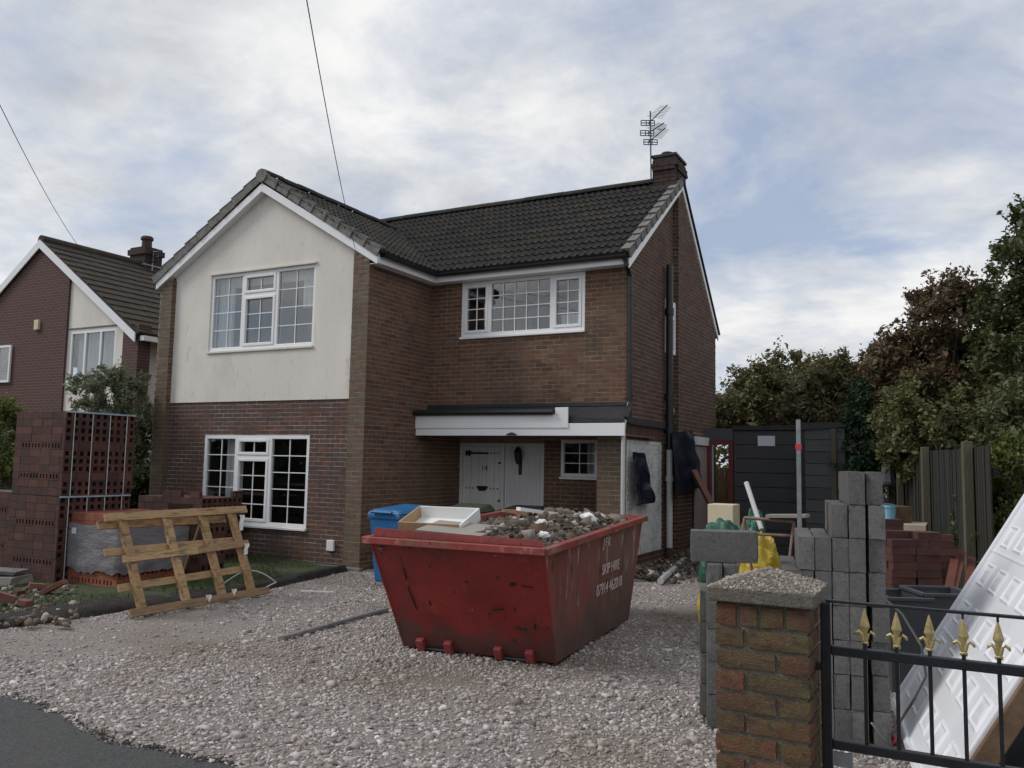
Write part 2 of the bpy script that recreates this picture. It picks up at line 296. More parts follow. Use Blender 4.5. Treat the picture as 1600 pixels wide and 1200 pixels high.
def struct(o, label=None): o['kind'] = 'structure'; return o
def solo(mb, name, m, label, cat, base, group=None, **k):   # a thing that is one mesh, origin at its base
    o = mb.build(name, m, None, **k); b = V3(base)
    o.data.transform(Matrix.Translation([-x for x in b])); o.location = b
    return tag(o, label, cat, group)
def piece(name, me, parent, c, ax, scale=(1, 1, 1)):   # a shared-mesh piece placed by axes
    o = link(name, me, parent); c = V3(c)-root_loc(parent)
    a = [V3(ax[i])*scale[i] for i in range(3)]
    o.matrix_local = Matrix([[a[0][k], a[1][k], a[2][k], c[k]] for k in range(3)]+[[0, 0, 0, 1]])
    return o
def shared(name, mb, m, bevel=0.):
    me = bpy.data.meshes.new(name); me.from_pydata(mb.v, [], mb.f)
    bm = bmesh.new(); bm.from_mesh(me); bmesh.ops.recalc_face_normals(bm, faces=bm.faces)
    if bevel: bmesh.ops.bevel(bm, geom=bm.edges[:], offset=bevel, segments=1, affect='EDGES')
    bm.to_mesh(me); bm.free(); me.materials.append(m); return me
def unit_brick(m, bevel=0.):
    mb = MB(); mb.box((-.5, -.5, -.5), (.5, .5, .5)); return shared('brick_shape', mb, m, bevel)
ICO = None
def rocks(pos, size, flat=.62, jit=.28, seed=1):
    """numpy rock field -> (verts, faces, per-face rnd)"""
    global ICO
    if ICO is None:
        bm = bmesh.new(); bmesh.ops.create_icosphere(bm, subdivisions=1, radius=1)
        ICO = (np.array([v.co[:] for v in bm.verts]), np.array([[v.index for v in f.verts] for f in bm.faces])); bm.free()
    g = np.random.default_rng(seed); bv, bf = ICO; n = len(pos); k = len(bv)
    v = bv[None]*(1+g.uniform(-jit, jit, (n, k, 1))); sc = np.stack([g.uniform(.75, 1.3, n), g.uniform(.6, 1.0, n), g.uniform(.4, .8, n)*flat/.62], 1)
    v = v*sc[:, None]*np.asarray(size)[:, None, None]
    def rot(ax, an):
        c, s_ = np.cos(an), np.sin(an); R_ = np.zeros((n, 3, 3)); i, j = [(1, 2), (2, 0), (0, 1)][ax]
        R_[:, ax, ax] = 1; R_[:, i, i] = c; R_[:, j, j] = c; R_[:, i, j] = -s_; R_[:, j, i] = s_; return R_
    Rm = rot(2, g.uniform(0, 6.3, n)) @ rot(0, g.normal(0, .45, n)) @ rot(1, g.normal(0, .45, n))
    v = np.einsum('nij,nkj->nki', Rm, v)+np.asarray(pos)[:, None]
    f = bf[None]+(np.arange(n)*k)[:, None, None]
    return v.reshape(-1, 3), f.reshape(-1, 3), np.repeat(g.random(n), len(bf))
def chips(pos, size, seed=1, flat=.5, jit=.30):
    g = np.random.default_rng(seed); bv = np.array([(x, y, z) for z in (-1, 1) for x, y in ((-1, -1), (1, -1), (1, 1), (-1, 1))], float)*.62
    bf = np.array([(0, 3, 2, 1), (4, 5, 6, 7), (0, 1, 5, 4), (1, 2, 6, 5), (2, 3, 7, 6), (3, 0, 4, 7)]); n = len(pos)
    v = bv[None]+g.uniform(-jit, jit, (n, 8, 3)); v[:, 4:, :2] *= g.uniform(.45, .95, (n, 1, 1)); sc = np.stack([g.uniform(.9, 1.75, n), g.uniform(.65, 1.1, n), g.uniform(.6, 1.1, n)*flat*1.3], 1)
    v = v*sc[:, None]*np.asarray(size)[:, None, None]; an = g.uniform(0, 6.3, n); tl_ = g.normal(0, .28, n); c, s_ = np.cos(tl_), np.sin(tl_)
    y_ = v[:, :, 1]*c[:, None]-v[:, :, 2]*s_[:, None]; z_ = v[:, :, 1]*s_[:, None]+v[:, :, 2]*c[:, None]; c, s_ = np.cos(an)[:, None], np.sin(an)[:, None]
    v = np.stack([v[:, :, 0]*c-y_*s_, v[:, :, 0]*s_+y_*c, z_], 2)+np.asarray(pos)[:, None]
    return v.reshape(-1, 3), (bf[None]+(np.arange(n)*8)[:, None, None]).reshape(-1, 4), np.repeat(g.random(n), 6)
def npmesh(name, v, f, r, m, parent=None, kind=None):
    me = bpy.data.meshes.new(name); v = np.asarray(v)-root_loc(parent); nf, k = f.shape
    me.vertices.add(len(v)); me.vertices.foreach_set('co', v.astype(np.float32).ravel())
    me.loops.add(nf*k); me.loops.foreach_set('vertex_index', f.astype(np.int32).ravel())
    me.polygons.add(nf); me.polygons.foreach_set('loop_start', (np.arange(nf)*k).astype(np.int32))
    me.update(calc_edges=True)
    a = me.attributes.new('rnd', 'FLOAT', 'FACE'); a.data.foreach_set('value', np.asarray(r, np.float32))
    me.materials.append(m); o = link(name, me, parent)
    if kind: o['kind'] = kind
    return o
X, Y, Z = V3((1, 0, 0)), V3((0, 1, 0)), V3((0, 0, 1))
def unit(a): a = V3(a); return a/np.linalg.norm(a)

# ------------------------------------------------------------------ ground
mb = MB(); mb.add([(-900, -900, -.06), (900, -900, -.06), (900, 900, -.06), (-900, 900, -.06)], [(0, 1, 2, 3)])
struct(mb.build('ground', M_ground, fixn=False))
LAWN_EDGE = [gnd(-140, 1000), gnd(0, 985), gnd(100, 972), gnd(205, 955), gnd(300, 945), gnd(420, 922), gnd(545, 893)]
KERB = [gnd(-320, 1020), gnd(-150, 1050), gnd(0, 1090), gnd(60, 1104), gnd(110, 1130), gnd(165, 1163), gnd(230, 1176), gnd(300, 1188), gnd(345, 1197), gnd(380, 1225), gnd(470, 1300)]
drive_poly = [p[:2] for p in LAWN_EDGE]+[(0, .3), (0, 3), (3.7, 3), (3.8, 7.4), (7.7, 9.5), (8.6, 3), (10.5, -3), (11, -10.6), (7, -10.6)]+[p[:2] for p in KERB[::-1]]
def inpoly(P, poly):
    x, y = P[:, 0], P[:, 1]; c = np.zeros(len(P), bool); q = np.array([p[:2] for p in poly]); j = len(q)-1
    for i in range(len(q)):
        a, b = q[i], q[j]; t = ((a[1] > y) != (b[1] > y)) & (x < (b[0]-a[0])*(y-a[1])/(b[1]-a[1]+1e-12)+a[0]); c ^= t; j = i
    return c
def bumpz(x, y): return .022*noise.noise((x*.55, y*.55, 1.3))+.012*noise.noise((x*1.6, y*1.6, 4.))
g0x, g1x, g0y, g1y, st = -2.6, 11.2, -10.8, 9.6, .2
mb = MB(); gx = np.arange(g0x, g1x, st); gy = np.arange(g0y, g1y, st)
vs = [(x, y, bumpz(x, y)) for y in gy for x in gx]; cen = np.array([[x+st/2, y+st/2] for y in gy[:-1] for x in gx[:-1]])
keepc = inpoly(cen, drive_poly)
for sx, sy in ((.2, 0), (-.2, 0), (0, .2), (0, -.2)): keepc |= inpoly(cen+[sx, sy], drive_poly)
W_ = len(gx); fs = [(j*W_+i, j*W_+i+1, (j+1)*W_+i+1, (j+1)*W_+i) for j in range(len(gy)-1) for i in range(W_-1) if keepc[j*(W_-1)+i]]
mb.add(vs, fs); dr = struct(mb.build('gravel_drive', M_gravel, smooth=True, fixn=False))
# loose stone on the drive (far too many to count)
n = 235000; P = np.stack([rng.uniform(-1.6, 9.2, n), rng.uniform(-9.6, 5.5, n)], 1)
ok = inpoly(P, drive_poly); P = P[ok]
dd_ = np.c_[P, np.zeros(len(P))]-CAM; D = dd_@CF; pxx = 800+F*(dd_@CR)/D; pyy = 600-F*(dd_@CU)/D
vis = (D > 1.5) & (pxx > -60) & (pxx < 1660) & (pyy < 1260); P, D = P[vis], D[vis]
packed = np.array([noise.noise((a*.42, b*.42, 7.))+.45*noise.noise((a*1.3, b*1.3, 2.)) for a, b in P]); near = np.clip((9-D)/4, 0, 1)
sz = np.exp(rng.normal(math.log(.0098), .42, len(P)))*(1+.22*near)*np.where(packed > .22, .62, 1.)
keep = rng.random(len(P)) < np.where(D < 9.5, .95, .55)*np.where(packed > .30, .55, 1.); P, sz = P[keep], sz[keep]
zz = np.array([bumpz(a, b) for a, b in P])
v, f, r = chips(np.c_[P, zz+sz*.22], sz, seed=3)
npmesh('gravel', v, f, r, M_stone, kind='stuff')['label'] = 'loose pinkish grey gravel spread over the drive'
big_n = 420; P = np.stack([rng.uniform(1, 8.5, big_n), rng.uniform(-7.6, 0, big_n)], 1); P = P[inpoly(P, drive_poly)]
s2 = rng.uniform(.016, .032, len(P)); v, f, r = chips(np.c_[P, [bumpz(a, b)+.008 for a, b in P]], s2, seed=9)
npmesh('coarse_gravel', v, f, r, M_stone, kind='stuff')['label'] = 'larger stones scattered on the gravel drive'
# pavement
KE = []
for a, b in zip(KERB[:-1], KERB[1:]):
    for t in np.linspace(0, 1, 6)[:-1]: q = a+(b-a)*t; KE.append(q+V3((rng.normal(0, .018), rng.normal(0, .018), 0)))
mb = MB(); poly = [(q[0], q[1], .012) for q in KE]+[(9.5, -11.6, .012), (9.5, -16, .012), (-14, -16, .012), (-14, -7, .012)]
mb.prism(poly[::-1], (0, 0, -.05)); struct(mb.build('pavement', M_asphalt))
mb = MB(); mb.add([(-200, -200, -.04), (200, -200, -.04), (200, -16, -.04), (-200, -16, -.04)], [(0, 1, 2, 3)]); struct(mb.build('road', M_asphalt, fixn=False))
# dark broken lip where the tarmac ends
kp = []
for q in KE:
    for _ in range(22): kp.append((q[0]+rng.normal(.02, .035), q[1]+rng.normal(.03, .035), .004+rng.random()*.012))
ks = np.exp(rng.normal(math.log(.0062), .45, len(kp))); v, f, r = chips(np.array(kp), ks, seed=77); o_k = npmesh('tarmac_crumbs', v, f, r, mat('tarmac_crumb', (.03, .029, .028), (.09, .085, .08), 30, .95), None, 'stuff'); o_k['label'] = 'dark crumbled edge of the tarmac pavement'
# lawn with a raw soil edge
def lawn_z(x, y): return .07+.035*noise.noise((x*.7, y*.7, 0))
ED = []
for a, b in zip(LAWN_EDGE[:-1], LAWN_EDGE[1:]):
    for t in np.linspace(0, 1, 8)[:-1]: ED.append(a+(b-a)*t)
ED.append(LAWN_EDGE[-1])
mb = MB(); rows = []
for i, q in enumerate(ED):
    t_ = ED[min(i+1, len(ED)-1)]-ED[max(i-1, 0)]; nrm = unit((-t_[1], t_[0], 0)); nrm = nrm if nrm[0] < 0 or nrm[1] > 0 else -nrm
    wob = noise.noise((q[0]*2, q[1]*2, 5.))*.05; wd = .42 if i < len(ED)-10 else .16
    pr = [(0, -.03), (.05, .05+wob*.5), (.18*wd/.42, .085+wob), (.38*wd/.42, .10+wob), (wd+.12, .075), (wd+.3, .045)]
    rows.append([q+nrm*d+V3((0, 0, z+.03*noise.noise((q[0]*5+d*9, q[1]*5, 2.)))) for d, z in pr])
m_ = len(rows[0]); mb.add([p for r_ in rows for p in r_], [(i*m_+j, i*m_+j+1, (i+1)*m_+j+1, (i+1)*m_+j) for i in range(len(rows)-1) for j in range(m_-1)])
struct(mb.build('soil_bank', M_soil, smooth=True))
mb = MB(); lx = np.linspace(-11, 1.0, 50); ly = np.linspace(-7.6, .1, 36)
inside = lambda c: inpoly(np.array([c]), [p[:2] for p in [V3((-11.2, -7.6, 0))]+[V3((q[0]-.28, q[1]+.2, 0)) for q in ED]+[V3((-.2, .14, 0)), V3((-11.2, .14, 0))]])[0]
vs = [(x, y, lawn_z(x, y)) for y in ly for x in lx]
fs = [(j*50+i, j*50+i+1, (j+1)*50+i+1, (j+1)*50+i) for j in range(35) for i in range(49) if inside(((lx[i]+lx[i+1])/2, (ly[j]+ly[j+1])/2))]
mb.add(vs, fs); struct(mb.build('lawn', M_turf, smooth=True, fixn=False))
n = 16000; gp = np.stack([rng.uniform(-4.5, .9, n), rng.uniform(-5.6, .0, n)], 1); gp = gp[[inside(c) for c in gp]]
gp = gp[[noise.noise((a*.9, b*.9, 3.)) > -.18 for a, b in gp]]
n = len(gp); an = rng.uniform(0, 6.3, n); h = rng.uniform(.03, .085, n); base = np.c_[gp, [lawn_z(a, b) for a, b in gp]]
sd_ = np.c_[np.cos(an), np.sin(an), np.zeros(n)]*.004; lean = np.c_[rng.normal(0, .02, (n, 2)), h]
v = np.stack([base-sd_, base+sd_, base+lean], 1).reshape(-1, 3); npmesh('grass', v, np.arange(3*n).reshape(-1, 3), rng.random(n), M_grass, kind='stuff')['label'] = 'short grass on the front lawn'

# ------------------------------------------------------------------ brickwork
BR = []   # (part, centre, U, N, length, height, material)
def lay(part, O, U, Nn, u0, u1, z0, z1, m, openings=(), top=None, pitch=.075, blen=.215, proud=.0035, header=None):
    k0 = int(math.floor(z0/pitch+1e-6)); g = .0125
    for k in range(k0, int(math.ceil(z1/pitch))):
        a, b = max(k*pitch+g/2, z0), min((k+1)*pitch-g/2, z1)
        if b-a < .02: continue
        off = (.1125 if k % 2 else 0); u = math.floor((u0-off)/.225)*.225+off
        while u < u1:
            s0, s1 = max(u+g/2, u0), min(u+.225-g/2, u1); u += .225
            if top:
                while s1-s0 > .03 and b > min(top(s0), top(s1)): # trim against the slope
                    if top(s0) < top(s1): s0 += .03
                    else: s1 -= .03
            segs = [(s0, s1)]
            for (a0, a1, b0, b1) in openings:
                if b > b0+.012 and a < b1-.012:
                    ns = []
                    for (p, q) in segs:
                        if q <= a0 or p >= a1: ns.append((p, q)); continue
                        if p < a0: ns.append((p, a0))
                        if q > a1: ns.append((a1, q))
                    segs = ns
            for p, q in segs:
                if q-p > .028: BR.append((part, V3(O)+V3(U)*(p+q)/2+Z*(a+b)/2+V3(Nn)*(proud-.02+random.uniform(-.002, .0025)), V3(U), V3(Nn), q-p, b-a, m))
def backing(name, parent, O, U, Nn, u0, u1, z0, z1, m, openings=(), depth=.1):
    us = sorted({u0, u1, *[min(max(v, u0), u1) for o in openings for v in o[:2]]}); zs = sorted({z0, z1, *[min(max(v, z0), z1) for o in openings for v in o[2:]]})
    mb = MB(); P = lambda u, z, d=0: V3(O)+V3(U)*u+Z*z+V3(Nn)*d
    for a, b in zip(us[:-1], us[1:]):
        for c, d in zip(zs[:-1], zs[1:]):
            if any(a >= o[0]-1e-6 and b <= o[1]+1e-6 and c >= o[2]-1e-6 and d <= o[3]+1e-6 for o in openings): continue
            mb.add([P(a, c), P(b, c), P(b, d), P(a, d)], [(0, 1, 2, 3)])
    for a, b, c, d in openings:
        q = [(a, c), (b, c), (b, d), (a, d)]
        for i in range(4):
            e, f_ = q[i], q[(i+1) % 4]; mb.add([P(*e), P(*f_), P(*f_, -depth), P(*e, -depth)], [(0, 1, 2, 3)])
    return mb.build(name, m, parent, fixn=False)
def flush_bricks(root, cap=300):
    """the bricks that show largest become objects; the rest of each wall one joined part"""
    global BR
    sc = []
    for b in BR:
        d = b[1]-CAM; z = np.linalg.norm(d); sc.append(-(b[4]*b[5])*max(0, -(d@b[3])/z)/z**2)
    order = np.argsort(sc); ind = set(order[:cap].tolist()); rest = {}; ms = {}
    for i, (part, c, U, Nn, ln, h, m) in enumerate(BR):
        if i in ind:
            if m.name not in ms: ms[m.name] = unit_brick(m)
            piece('brick', ms[m.name], part, c, (U, Nn, Z), (ln, .04, h))
        else: rest.setdefault((part.name, m.name), (part, m, MB()))[2].obox(c, (U, Nn, Z), (ln, .04, h))
    for part, m, mb in rest.values(): mb.build('brickwork', m, part, kind='stuff', fixn=False)
    BR = []

# ------------------------------------------------------------------ windows
def win(root, O, U, Nn, u0, u1, z0, z1, lights, mull, trans, label=None, gl=None, fw=.062, sill=True, fd=.07, room=True, curtains=(), rc=None, rd=1.3, rm=.5):
    P = lambda u, z, d=0: V3(O)+V3(U)*u+Z*z+V3(Nn)*d; W_, H_ = u1-u0, z1-z0
    ax = (V3(U), V3(Nn), Z)
    def bar(mb, a, b, c, d, d0, d1): mb.obox(P((a+b)/2, (c+d)/2, (d0+d1)/2), ax, (b-a, d1-d0, d-c))
    mb = MB(); e = fw
    bar(mb, u0, u0+e, z0, z1, -fd, 0); bar(mb, u1-e, u1, z0, z1, -fd, 0); bar(mb, u0+e, u1-e, z1-e, z1, -fd, 0); bar(mb, u0+e, u1-e, z0, z0+e, -fd, 0)
    for u in mull: bar(mb, u0+W_*u-e*.55, u0+W_*u+e*.55, z0+e, z1-e, -fd, .002)
    for a, b, t in trans: bar(mb, u0+W_*a+e*.5, u0+W_*b-e*.5, z1-H_*t-e*.5, z1-H_*t+e*.5, -fd, .001)
    wn = mb.build('window', M_upvc, root, bevel=.006)
    if label: wn['label'] = label
    for (a, b, c, d, nx, nz_, opening) in lights:      # fractions of width, from the top for height
        A, B = u0+W_*a, u0+W_*b; C, D_ = z1-H_*d, z1-H_*c
        A += e*(.55 if a > 0 else 1); B -= e*(.55 if b < 1 else 1); C += e*(1 if d >= 1 else .5); D_ -= e*(1 if c <= 0 else .5)
        if opening:
            k = .05; mb = MB(); bar(mb, A, A+k, C, D_, -.05, .014); bar(mb, B-k, B, C, D_, -.05, .014); bar(mb, A+k, B-k, C, C+k, -.05, .014); bar(mb, A+k, B-k, D_-k, D_, -.05, .014)
            mb.build('casement', M_upvc, wn, bevel=.006); A += k; B -= k; C += k; D_ -= k
        mb = MB(); mb.obox(P((A+B)/2, (C+D_)/2, -.036), ax, (B-A, .006, D_-C)); mb.build('pane', gl or M_glass, wn)
        for i in range(1, nx): u = A+(B-A)*i/nx; mb = MB(); bar(mb, u-.008, u+.008, C, D_, -.031, -.021); mb.build('glazing_bar', M_upvc, wn)
        for i in range(1, nz_): z = C+(D_-C)*i/nz_; mb = MB(); bar(mb, A, B, z-.008, z+.008, -.0305, -.0205); mb.build('glazing_bar', M_upvc, wn)
    if sill:
        mb = MB(); bar(mb, u0-.012, u1+.012, z0-.045, z0-.002, -.06, .055); mb.build('sill', M_upvc if sill is True else sill, wn, bevel=.008)
    if room:
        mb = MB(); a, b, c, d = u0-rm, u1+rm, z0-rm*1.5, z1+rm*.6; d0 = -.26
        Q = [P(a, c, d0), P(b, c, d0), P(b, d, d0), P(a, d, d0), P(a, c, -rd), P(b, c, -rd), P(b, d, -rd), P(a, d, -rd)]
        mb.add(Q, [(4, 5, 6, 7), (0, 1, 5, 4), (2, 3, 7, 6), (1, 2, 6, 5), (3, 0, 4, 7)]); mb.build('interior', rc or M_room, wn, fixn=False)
    for (a, b, c, d, dd) in curtains:
        mb = MB(); A, B = u0+W_*a, u0+W_*b; C, D_ = z1-H_*d, z1-H_*c; n_ = max(10, int((B-A)/.02))
        mb.grid(lambda s, t: P(A+(B-A)*s, C+(D_-C)*t, -dd+.018*math.sin(s*n_*.9)+.008*math.sin(s*n_*2.3+1)), n_*2, 1)
        mb.build('curtain', M_curtain, wn, smooth=True, fixn=False)
    return wn

# ------------------------------------------------------------------ the house
D_, MX, GB = 1.85, 3.78, 6.99       # main front wall, right corner, back corner
REC, PW, WL = .11, .33, -4.98       # recess of the gable front, pillar width, left corner
PB = 2.95                           # back wall of the porch
house = thing('house', 'two storey brick house with cream rendered gable and tiled roof, building works around it', 'house', (0, 0, 0))
AX, AZ, WP = -2.42, 6.50, .60       # wing apex and pitch (underside of the barge board)
wing_top = lambda x: AZ-WP*abs(x-AX)
# window and door openings (metres on each wall)
LW = (-3.70, -1.22, .60, 2.155); UW = (-3.72, -1.215, 3.69, 5.105)
zr = 2.76
fw_ = backing('front_wall', house, (0, REC, 0), X, -Y, WL+PW-.02, -PW+.02, -.1, zr, M_mortar_pale, [LW], .16)
lay(fw_, (0, REC, 0), X, -Y, WL+PW, -PW, 0, zr, M_b_purple, [LW])
# render panel with the gable
mb = MB(); P = lambda x, z: (x, REC-.022, z)
def rpoly(pts): mb.add([P(*q) for q in pts], [tuple(range(len(pts)))])
xl, xr = WL+PW-.02, -PW+.02; o = UW
rpoly([(xl, zr), (xr, zr), (xr, o[2]), (xl, o[2])]); rpoly([(xl, o[2]), (o[0], o[2]), (o[0], o[3]), (xl, o[3])])
rpoly([(o[1], o[2]), (xr, o[2]), (xr, o[3]), (o[1], o[3])]); rpoly([(xl, o[3]), (xr, o[3]), (xr, wing_top(xr)+.1), (AX, AZ+.1), (xl, wing_top(xl)+.1)])
for a, b in (((o[0], o[2]), (o[1], o[2])), ((o[1], o[2]), (o[1], o[3])), ((o[1], o[3]), (o[0], o[3])), ((o[0], o[3]), (o[0], o[2]))):
    mb.add([P(*a), P(*b), (b[0], REC+.14, b[1]), (a[0], REC+.14, a[1])], [(0, 1, 2, 3)])
mb.add([P(xl, zr), P(xr, zr), (xr, REC+.03, zr), (xl, REC+.03, zr)], [(0, 1, 2, 3)])
rp = mb.build('rendered_panel', M_render, house, fixn=False); rp['label'] = 'cream painted render covering the upper gable'
mb = MB(); mb.beam((o[0]-.02, REC-.03, o[3]+.02), (o[1]+.03, REC-.03, o[3]+.02), .05, .03); mb.build('drip_lip', M_render, rp)
# pillars left and right of the gable front
for nm, xa, xb in (('left', WL, WL+PW), ('right', -PW, 0)):
    pl = backing('pillar', house, (0, 0, 0), X, -Y, xa+.002, xb-.002, -.1, min(wing_top(xa), wing_top(xb)), M_mortar)
    lay(pl, (0, 0, 0), X, -Y, xa, xb, 0, max(wing_top(xa), wing_top(xb)), M_b_olive, top=wing_top)
    mb = MB(); tri = [(xa, .0, min(wing_top(xa), wing_top(xb))), (xb, .0, min(wing_top(xa), wing_top(xb))), ((xb if wing_top(xb) > wing_top(xa) else xa), .0, max(wing_top(xa), wing_top(xb)))]
    mb.add(tri, [(0, 1, 2)]); mb.build('mortar_infill', M_mortar, pl, fixn=False)
lp = backing('pillar_return', house, (WL+PW, 0, 0), Y, X, 0, REC, -.1, 5.1, M_mortar); lay(lp, (WL+PW, 0, 0), Y, X, 0, REC, 0, 5.1, M_b_brown)
mb = MB(); mb.add([(-PW, 0, -.1), (-PW, REC, -.1), (-PW, REC, 5.2), (-PW, 0, 5.2)], [(0, 1, 2, 3)]); mb.build('pillar_return', M_mortar, house, fixn=False)
# concrete footing showing at the base of the wing
mb = MB(); mb.box((-1.6, -.06, -.06), (.05, .05, .055)); mb.build('footing', M_verge, house, bevel=.02)
# wing side wall
sw = backing('side_wall', house, (0, 0, 0), Y, X, .002, PB, -.1, 5.05, M_mortar); lay(sw, (0, 0, 0), Y, X, 0, PB, 0, 5.05, M_b_brown)
# main front, upper storey
MW = (.65, 3.04, 3.97, 4.955)
mf = backing('main_wall', house, (0, D_, 0), X, -Y, 0, MX-.002, 2.2, 5.05, M_mortar, [MW], .16); lay(mf, (0, D_, 0), X, -Y, .01, MX, 2.2, 5.05, M_b_brown, [MW])
pp = backing('porch_pier', house, (0, D_, 0), X, -Y, 3.28, MX-.002, -.1, 2.2, M_mortar); lay(pp, (0, D_, 0), X, -Y, 3.28, MX, 0, 2.2, M_b_olive)
pr_ = backing('pier_return', house, (3.28, D_, 0), Y, -X, 0, PB-D_, -.1, 2.2, M_mortar); lay(pr_, (3.28, D_, 0), Y, -X, 0, PB-D_, 0, 2.2, M_b_brown)
DO = (.02, 1.80, .08, 2.12); SWN = (2.13, 2.84, 1.53, 2.19)
pw_ = backing('porch_wall', house, (0, PB, 0), X, -Y, 0, 3.28, -.1, 2.25, M_mortar, [DO, SWN], .14); lay(pw_, (0, PB, 0), X, -Y, .01, 3.27, 0, 2.2, M_b_brown, [DO, SWN])
# gable end: lower part whitewashed where a garage stood
so_ = (3.80, 4.285, 3.80, 4.78)
gw = backing('gable_wall', house, (MX, 0, 0), Y, X, D_+.002, GB, -.1, 4.9, M_mortar, [so_], .12)
RY, RZ = 4.53, 7.20; FP = .734; BP = (RZ-4.62)/(7.19-RY)
gtop = lambda y: (RZ-.16-FP*(RY-y)) if y < RY else (RZ-.16-BP*(y-RY))
mb = MB(); mb.add([(MX, D_, 4.9), (MX, GB, 4.9), (MX, GB, max(4.9, gtop(GB))), (MX, RY, RZ-.12), (MX, D_, max(4.9, gtop(D_)))], [(0, 1, 2, 3, 4)]); mb.build('gable_mortar', M_mortar, gw, fixn=False)
CBY = 4.30
mb = MB(); mb.add([(MX+.001, D_+.002, .30), (MX+.001, 3.62, .30), (MX+.001, 3.62, 2.16), (MX+.001, D_+.002, 2.16)], [(0, 1, 2, 3)]); mb.build('whitewash', M_b_white, gw, fixn=False)
lay(gw, (MX, 0, 0), Y, X, D_, CBY, 2.42, RZ, M_b_red, [so_], top=gtop)
lay(gw, (MX, 0, 0), Y, X, D_, 3.62, .30, 2.16, M_b_white, proud=.007); lay(gw, (MX, 0, 0), Y, X, D_, CBY, 0, .30, M_b_red)
lay(gw, (MX, 0, 0), Y, X, 3.62, CBY, .30, 2.42, M_b_red)
for i in range(24):      # soldier course over the whitewashed wall
    y = D_+.04+i*.075
    BR.append((gw, V3((MX-.011, y, 2.29)), Y, X, .065, .215, M_b_red))
# shallow chimney breast
cbx = MX+.105
cb = backing('chimney_breast', house, (cbx, 0, 0), Y, X, CBY, GB, -.1, 4.9, M_mortar)
mb = MB(); mb.add([(cbx, CBY, 4.9), (cbx, GB, 4.9), (cbx, GB, max(4.9, gtop(GB))), (cbx, RY, RZ-.16), (cbx, CBY, gtop(CBY))], [(0, 1, 2, 3, 4)])
mb.add([(MX, CBY, -.1), (cbx, CBY, -.1), (cbx, CBY, gtop(CBY)), (MX, CBY, gtop(CBY))], [(0, 1, 2, 3)]); mb.build('breast_mortar', M_mortar, cb, fixn=False)
lay(cb, (cbx, 0, 0), Y, X, CBY, GB, 2.42, RZ, M_b_red, top=gtop); lay(cb, (cbx, 0, 0), Y, X, CBY, GB, 0, 2.42, M_b_red)
lay(cb, (0, CBY, 0), X, -Y, MX, cbx, 0, gtop(CBY), M_b_red)
flush_bricks(house, 300)
# unseen sides
mb = MB(); mb.add([(WL, 0, -.1), (WL, GB, -.1), (WL, GB, 6), (WL, 0, 5.)], [(0, 1, 2, 3)]); mb.add([(WL, GB, -.1), (MX, GB, -.1), (MX, GB, 4.9), (WL, GB, 4.9)], [(0, 1, 2, 3)])
mb.add([(WL, D_, 4.9), (WL, GB, 4.9), (WL, RY, RZ-.1)], [(0, 1, 2)]); mb.build('rear_wall', M_b_red, house, fixn=False)
mb = MB(); mb.add([(WL+.05, .3, 2.6), (-.05, .3, 2.6), (-.05, D_+.1, 2.6), (WL+.05, D_+.1, 2.6)], [(0, 1, 2, 3)]); mb.add([(WL+.05, D_+.1, 2.6), (MX-.05, D_+.1, 2.6), (MX-.05, GB-.1, 2.6), (WL+.05, GB-.1, 2.6)], [(0, 1, 2, 3)]); mb.build('upper_floor', M_roomdark, house, fixn=False)
# windows
t3 = [(0, .32, 0, 1, 2, 4, 0), (.32, .645, 0, .30, 2, 1, 1), (.32, .645, .30, 1, 2, 3, 1), (.645, 1, 0, 1, 2, 4, 0)]
win(house, (0, REC, 0), X, -Y, *UW, t3, (.32, .645), ((.32, .645, .30),), 'white window of the upper gable with net curtains', M_glass_up, sill=M_render, fd=.10, curtains=((.02, .17, 0, 1, .16), (.02, .98, 0, .16, .15), (.83, .98, 0, .5, .17)))
t3 = [(0, .32, 0, 1, 2, 5, 0), (.32, .645, 0, .24, 2, 1, 1), (.32, .645, .24, 1, 2, 4, 1), (.645, 1, 0, 1, 2, 5, 0)]
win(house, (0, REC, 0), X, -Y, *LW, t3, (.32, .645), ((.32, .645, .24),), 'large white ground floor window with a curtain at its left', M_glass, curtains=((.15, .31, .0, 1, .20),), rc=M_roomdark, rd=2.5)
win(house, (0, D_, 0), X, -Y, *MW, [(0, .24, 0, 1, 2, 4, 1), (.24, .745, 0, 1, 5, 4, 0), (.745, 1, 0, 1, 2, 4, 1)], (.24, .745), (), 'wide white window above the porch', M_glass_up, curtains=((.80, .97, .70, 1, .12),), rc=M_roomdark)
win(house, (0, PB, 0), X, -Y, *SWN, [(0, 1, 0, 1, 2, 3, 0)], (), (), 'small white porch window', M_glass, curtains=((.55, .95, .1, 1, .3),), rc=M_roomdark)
win(house, (MX+.06, 0, 0), Y, X, *so_, [(0, 1, 0, .3, 1, 1, 1), (0, 1, .3, 1, 1, 1, 0)], (), ((0, 1, .3),), 'narrow window in the gable end', M_glass, fw=.085, fd=.10, sill=False, rc=M_roomdark, rd=.9)
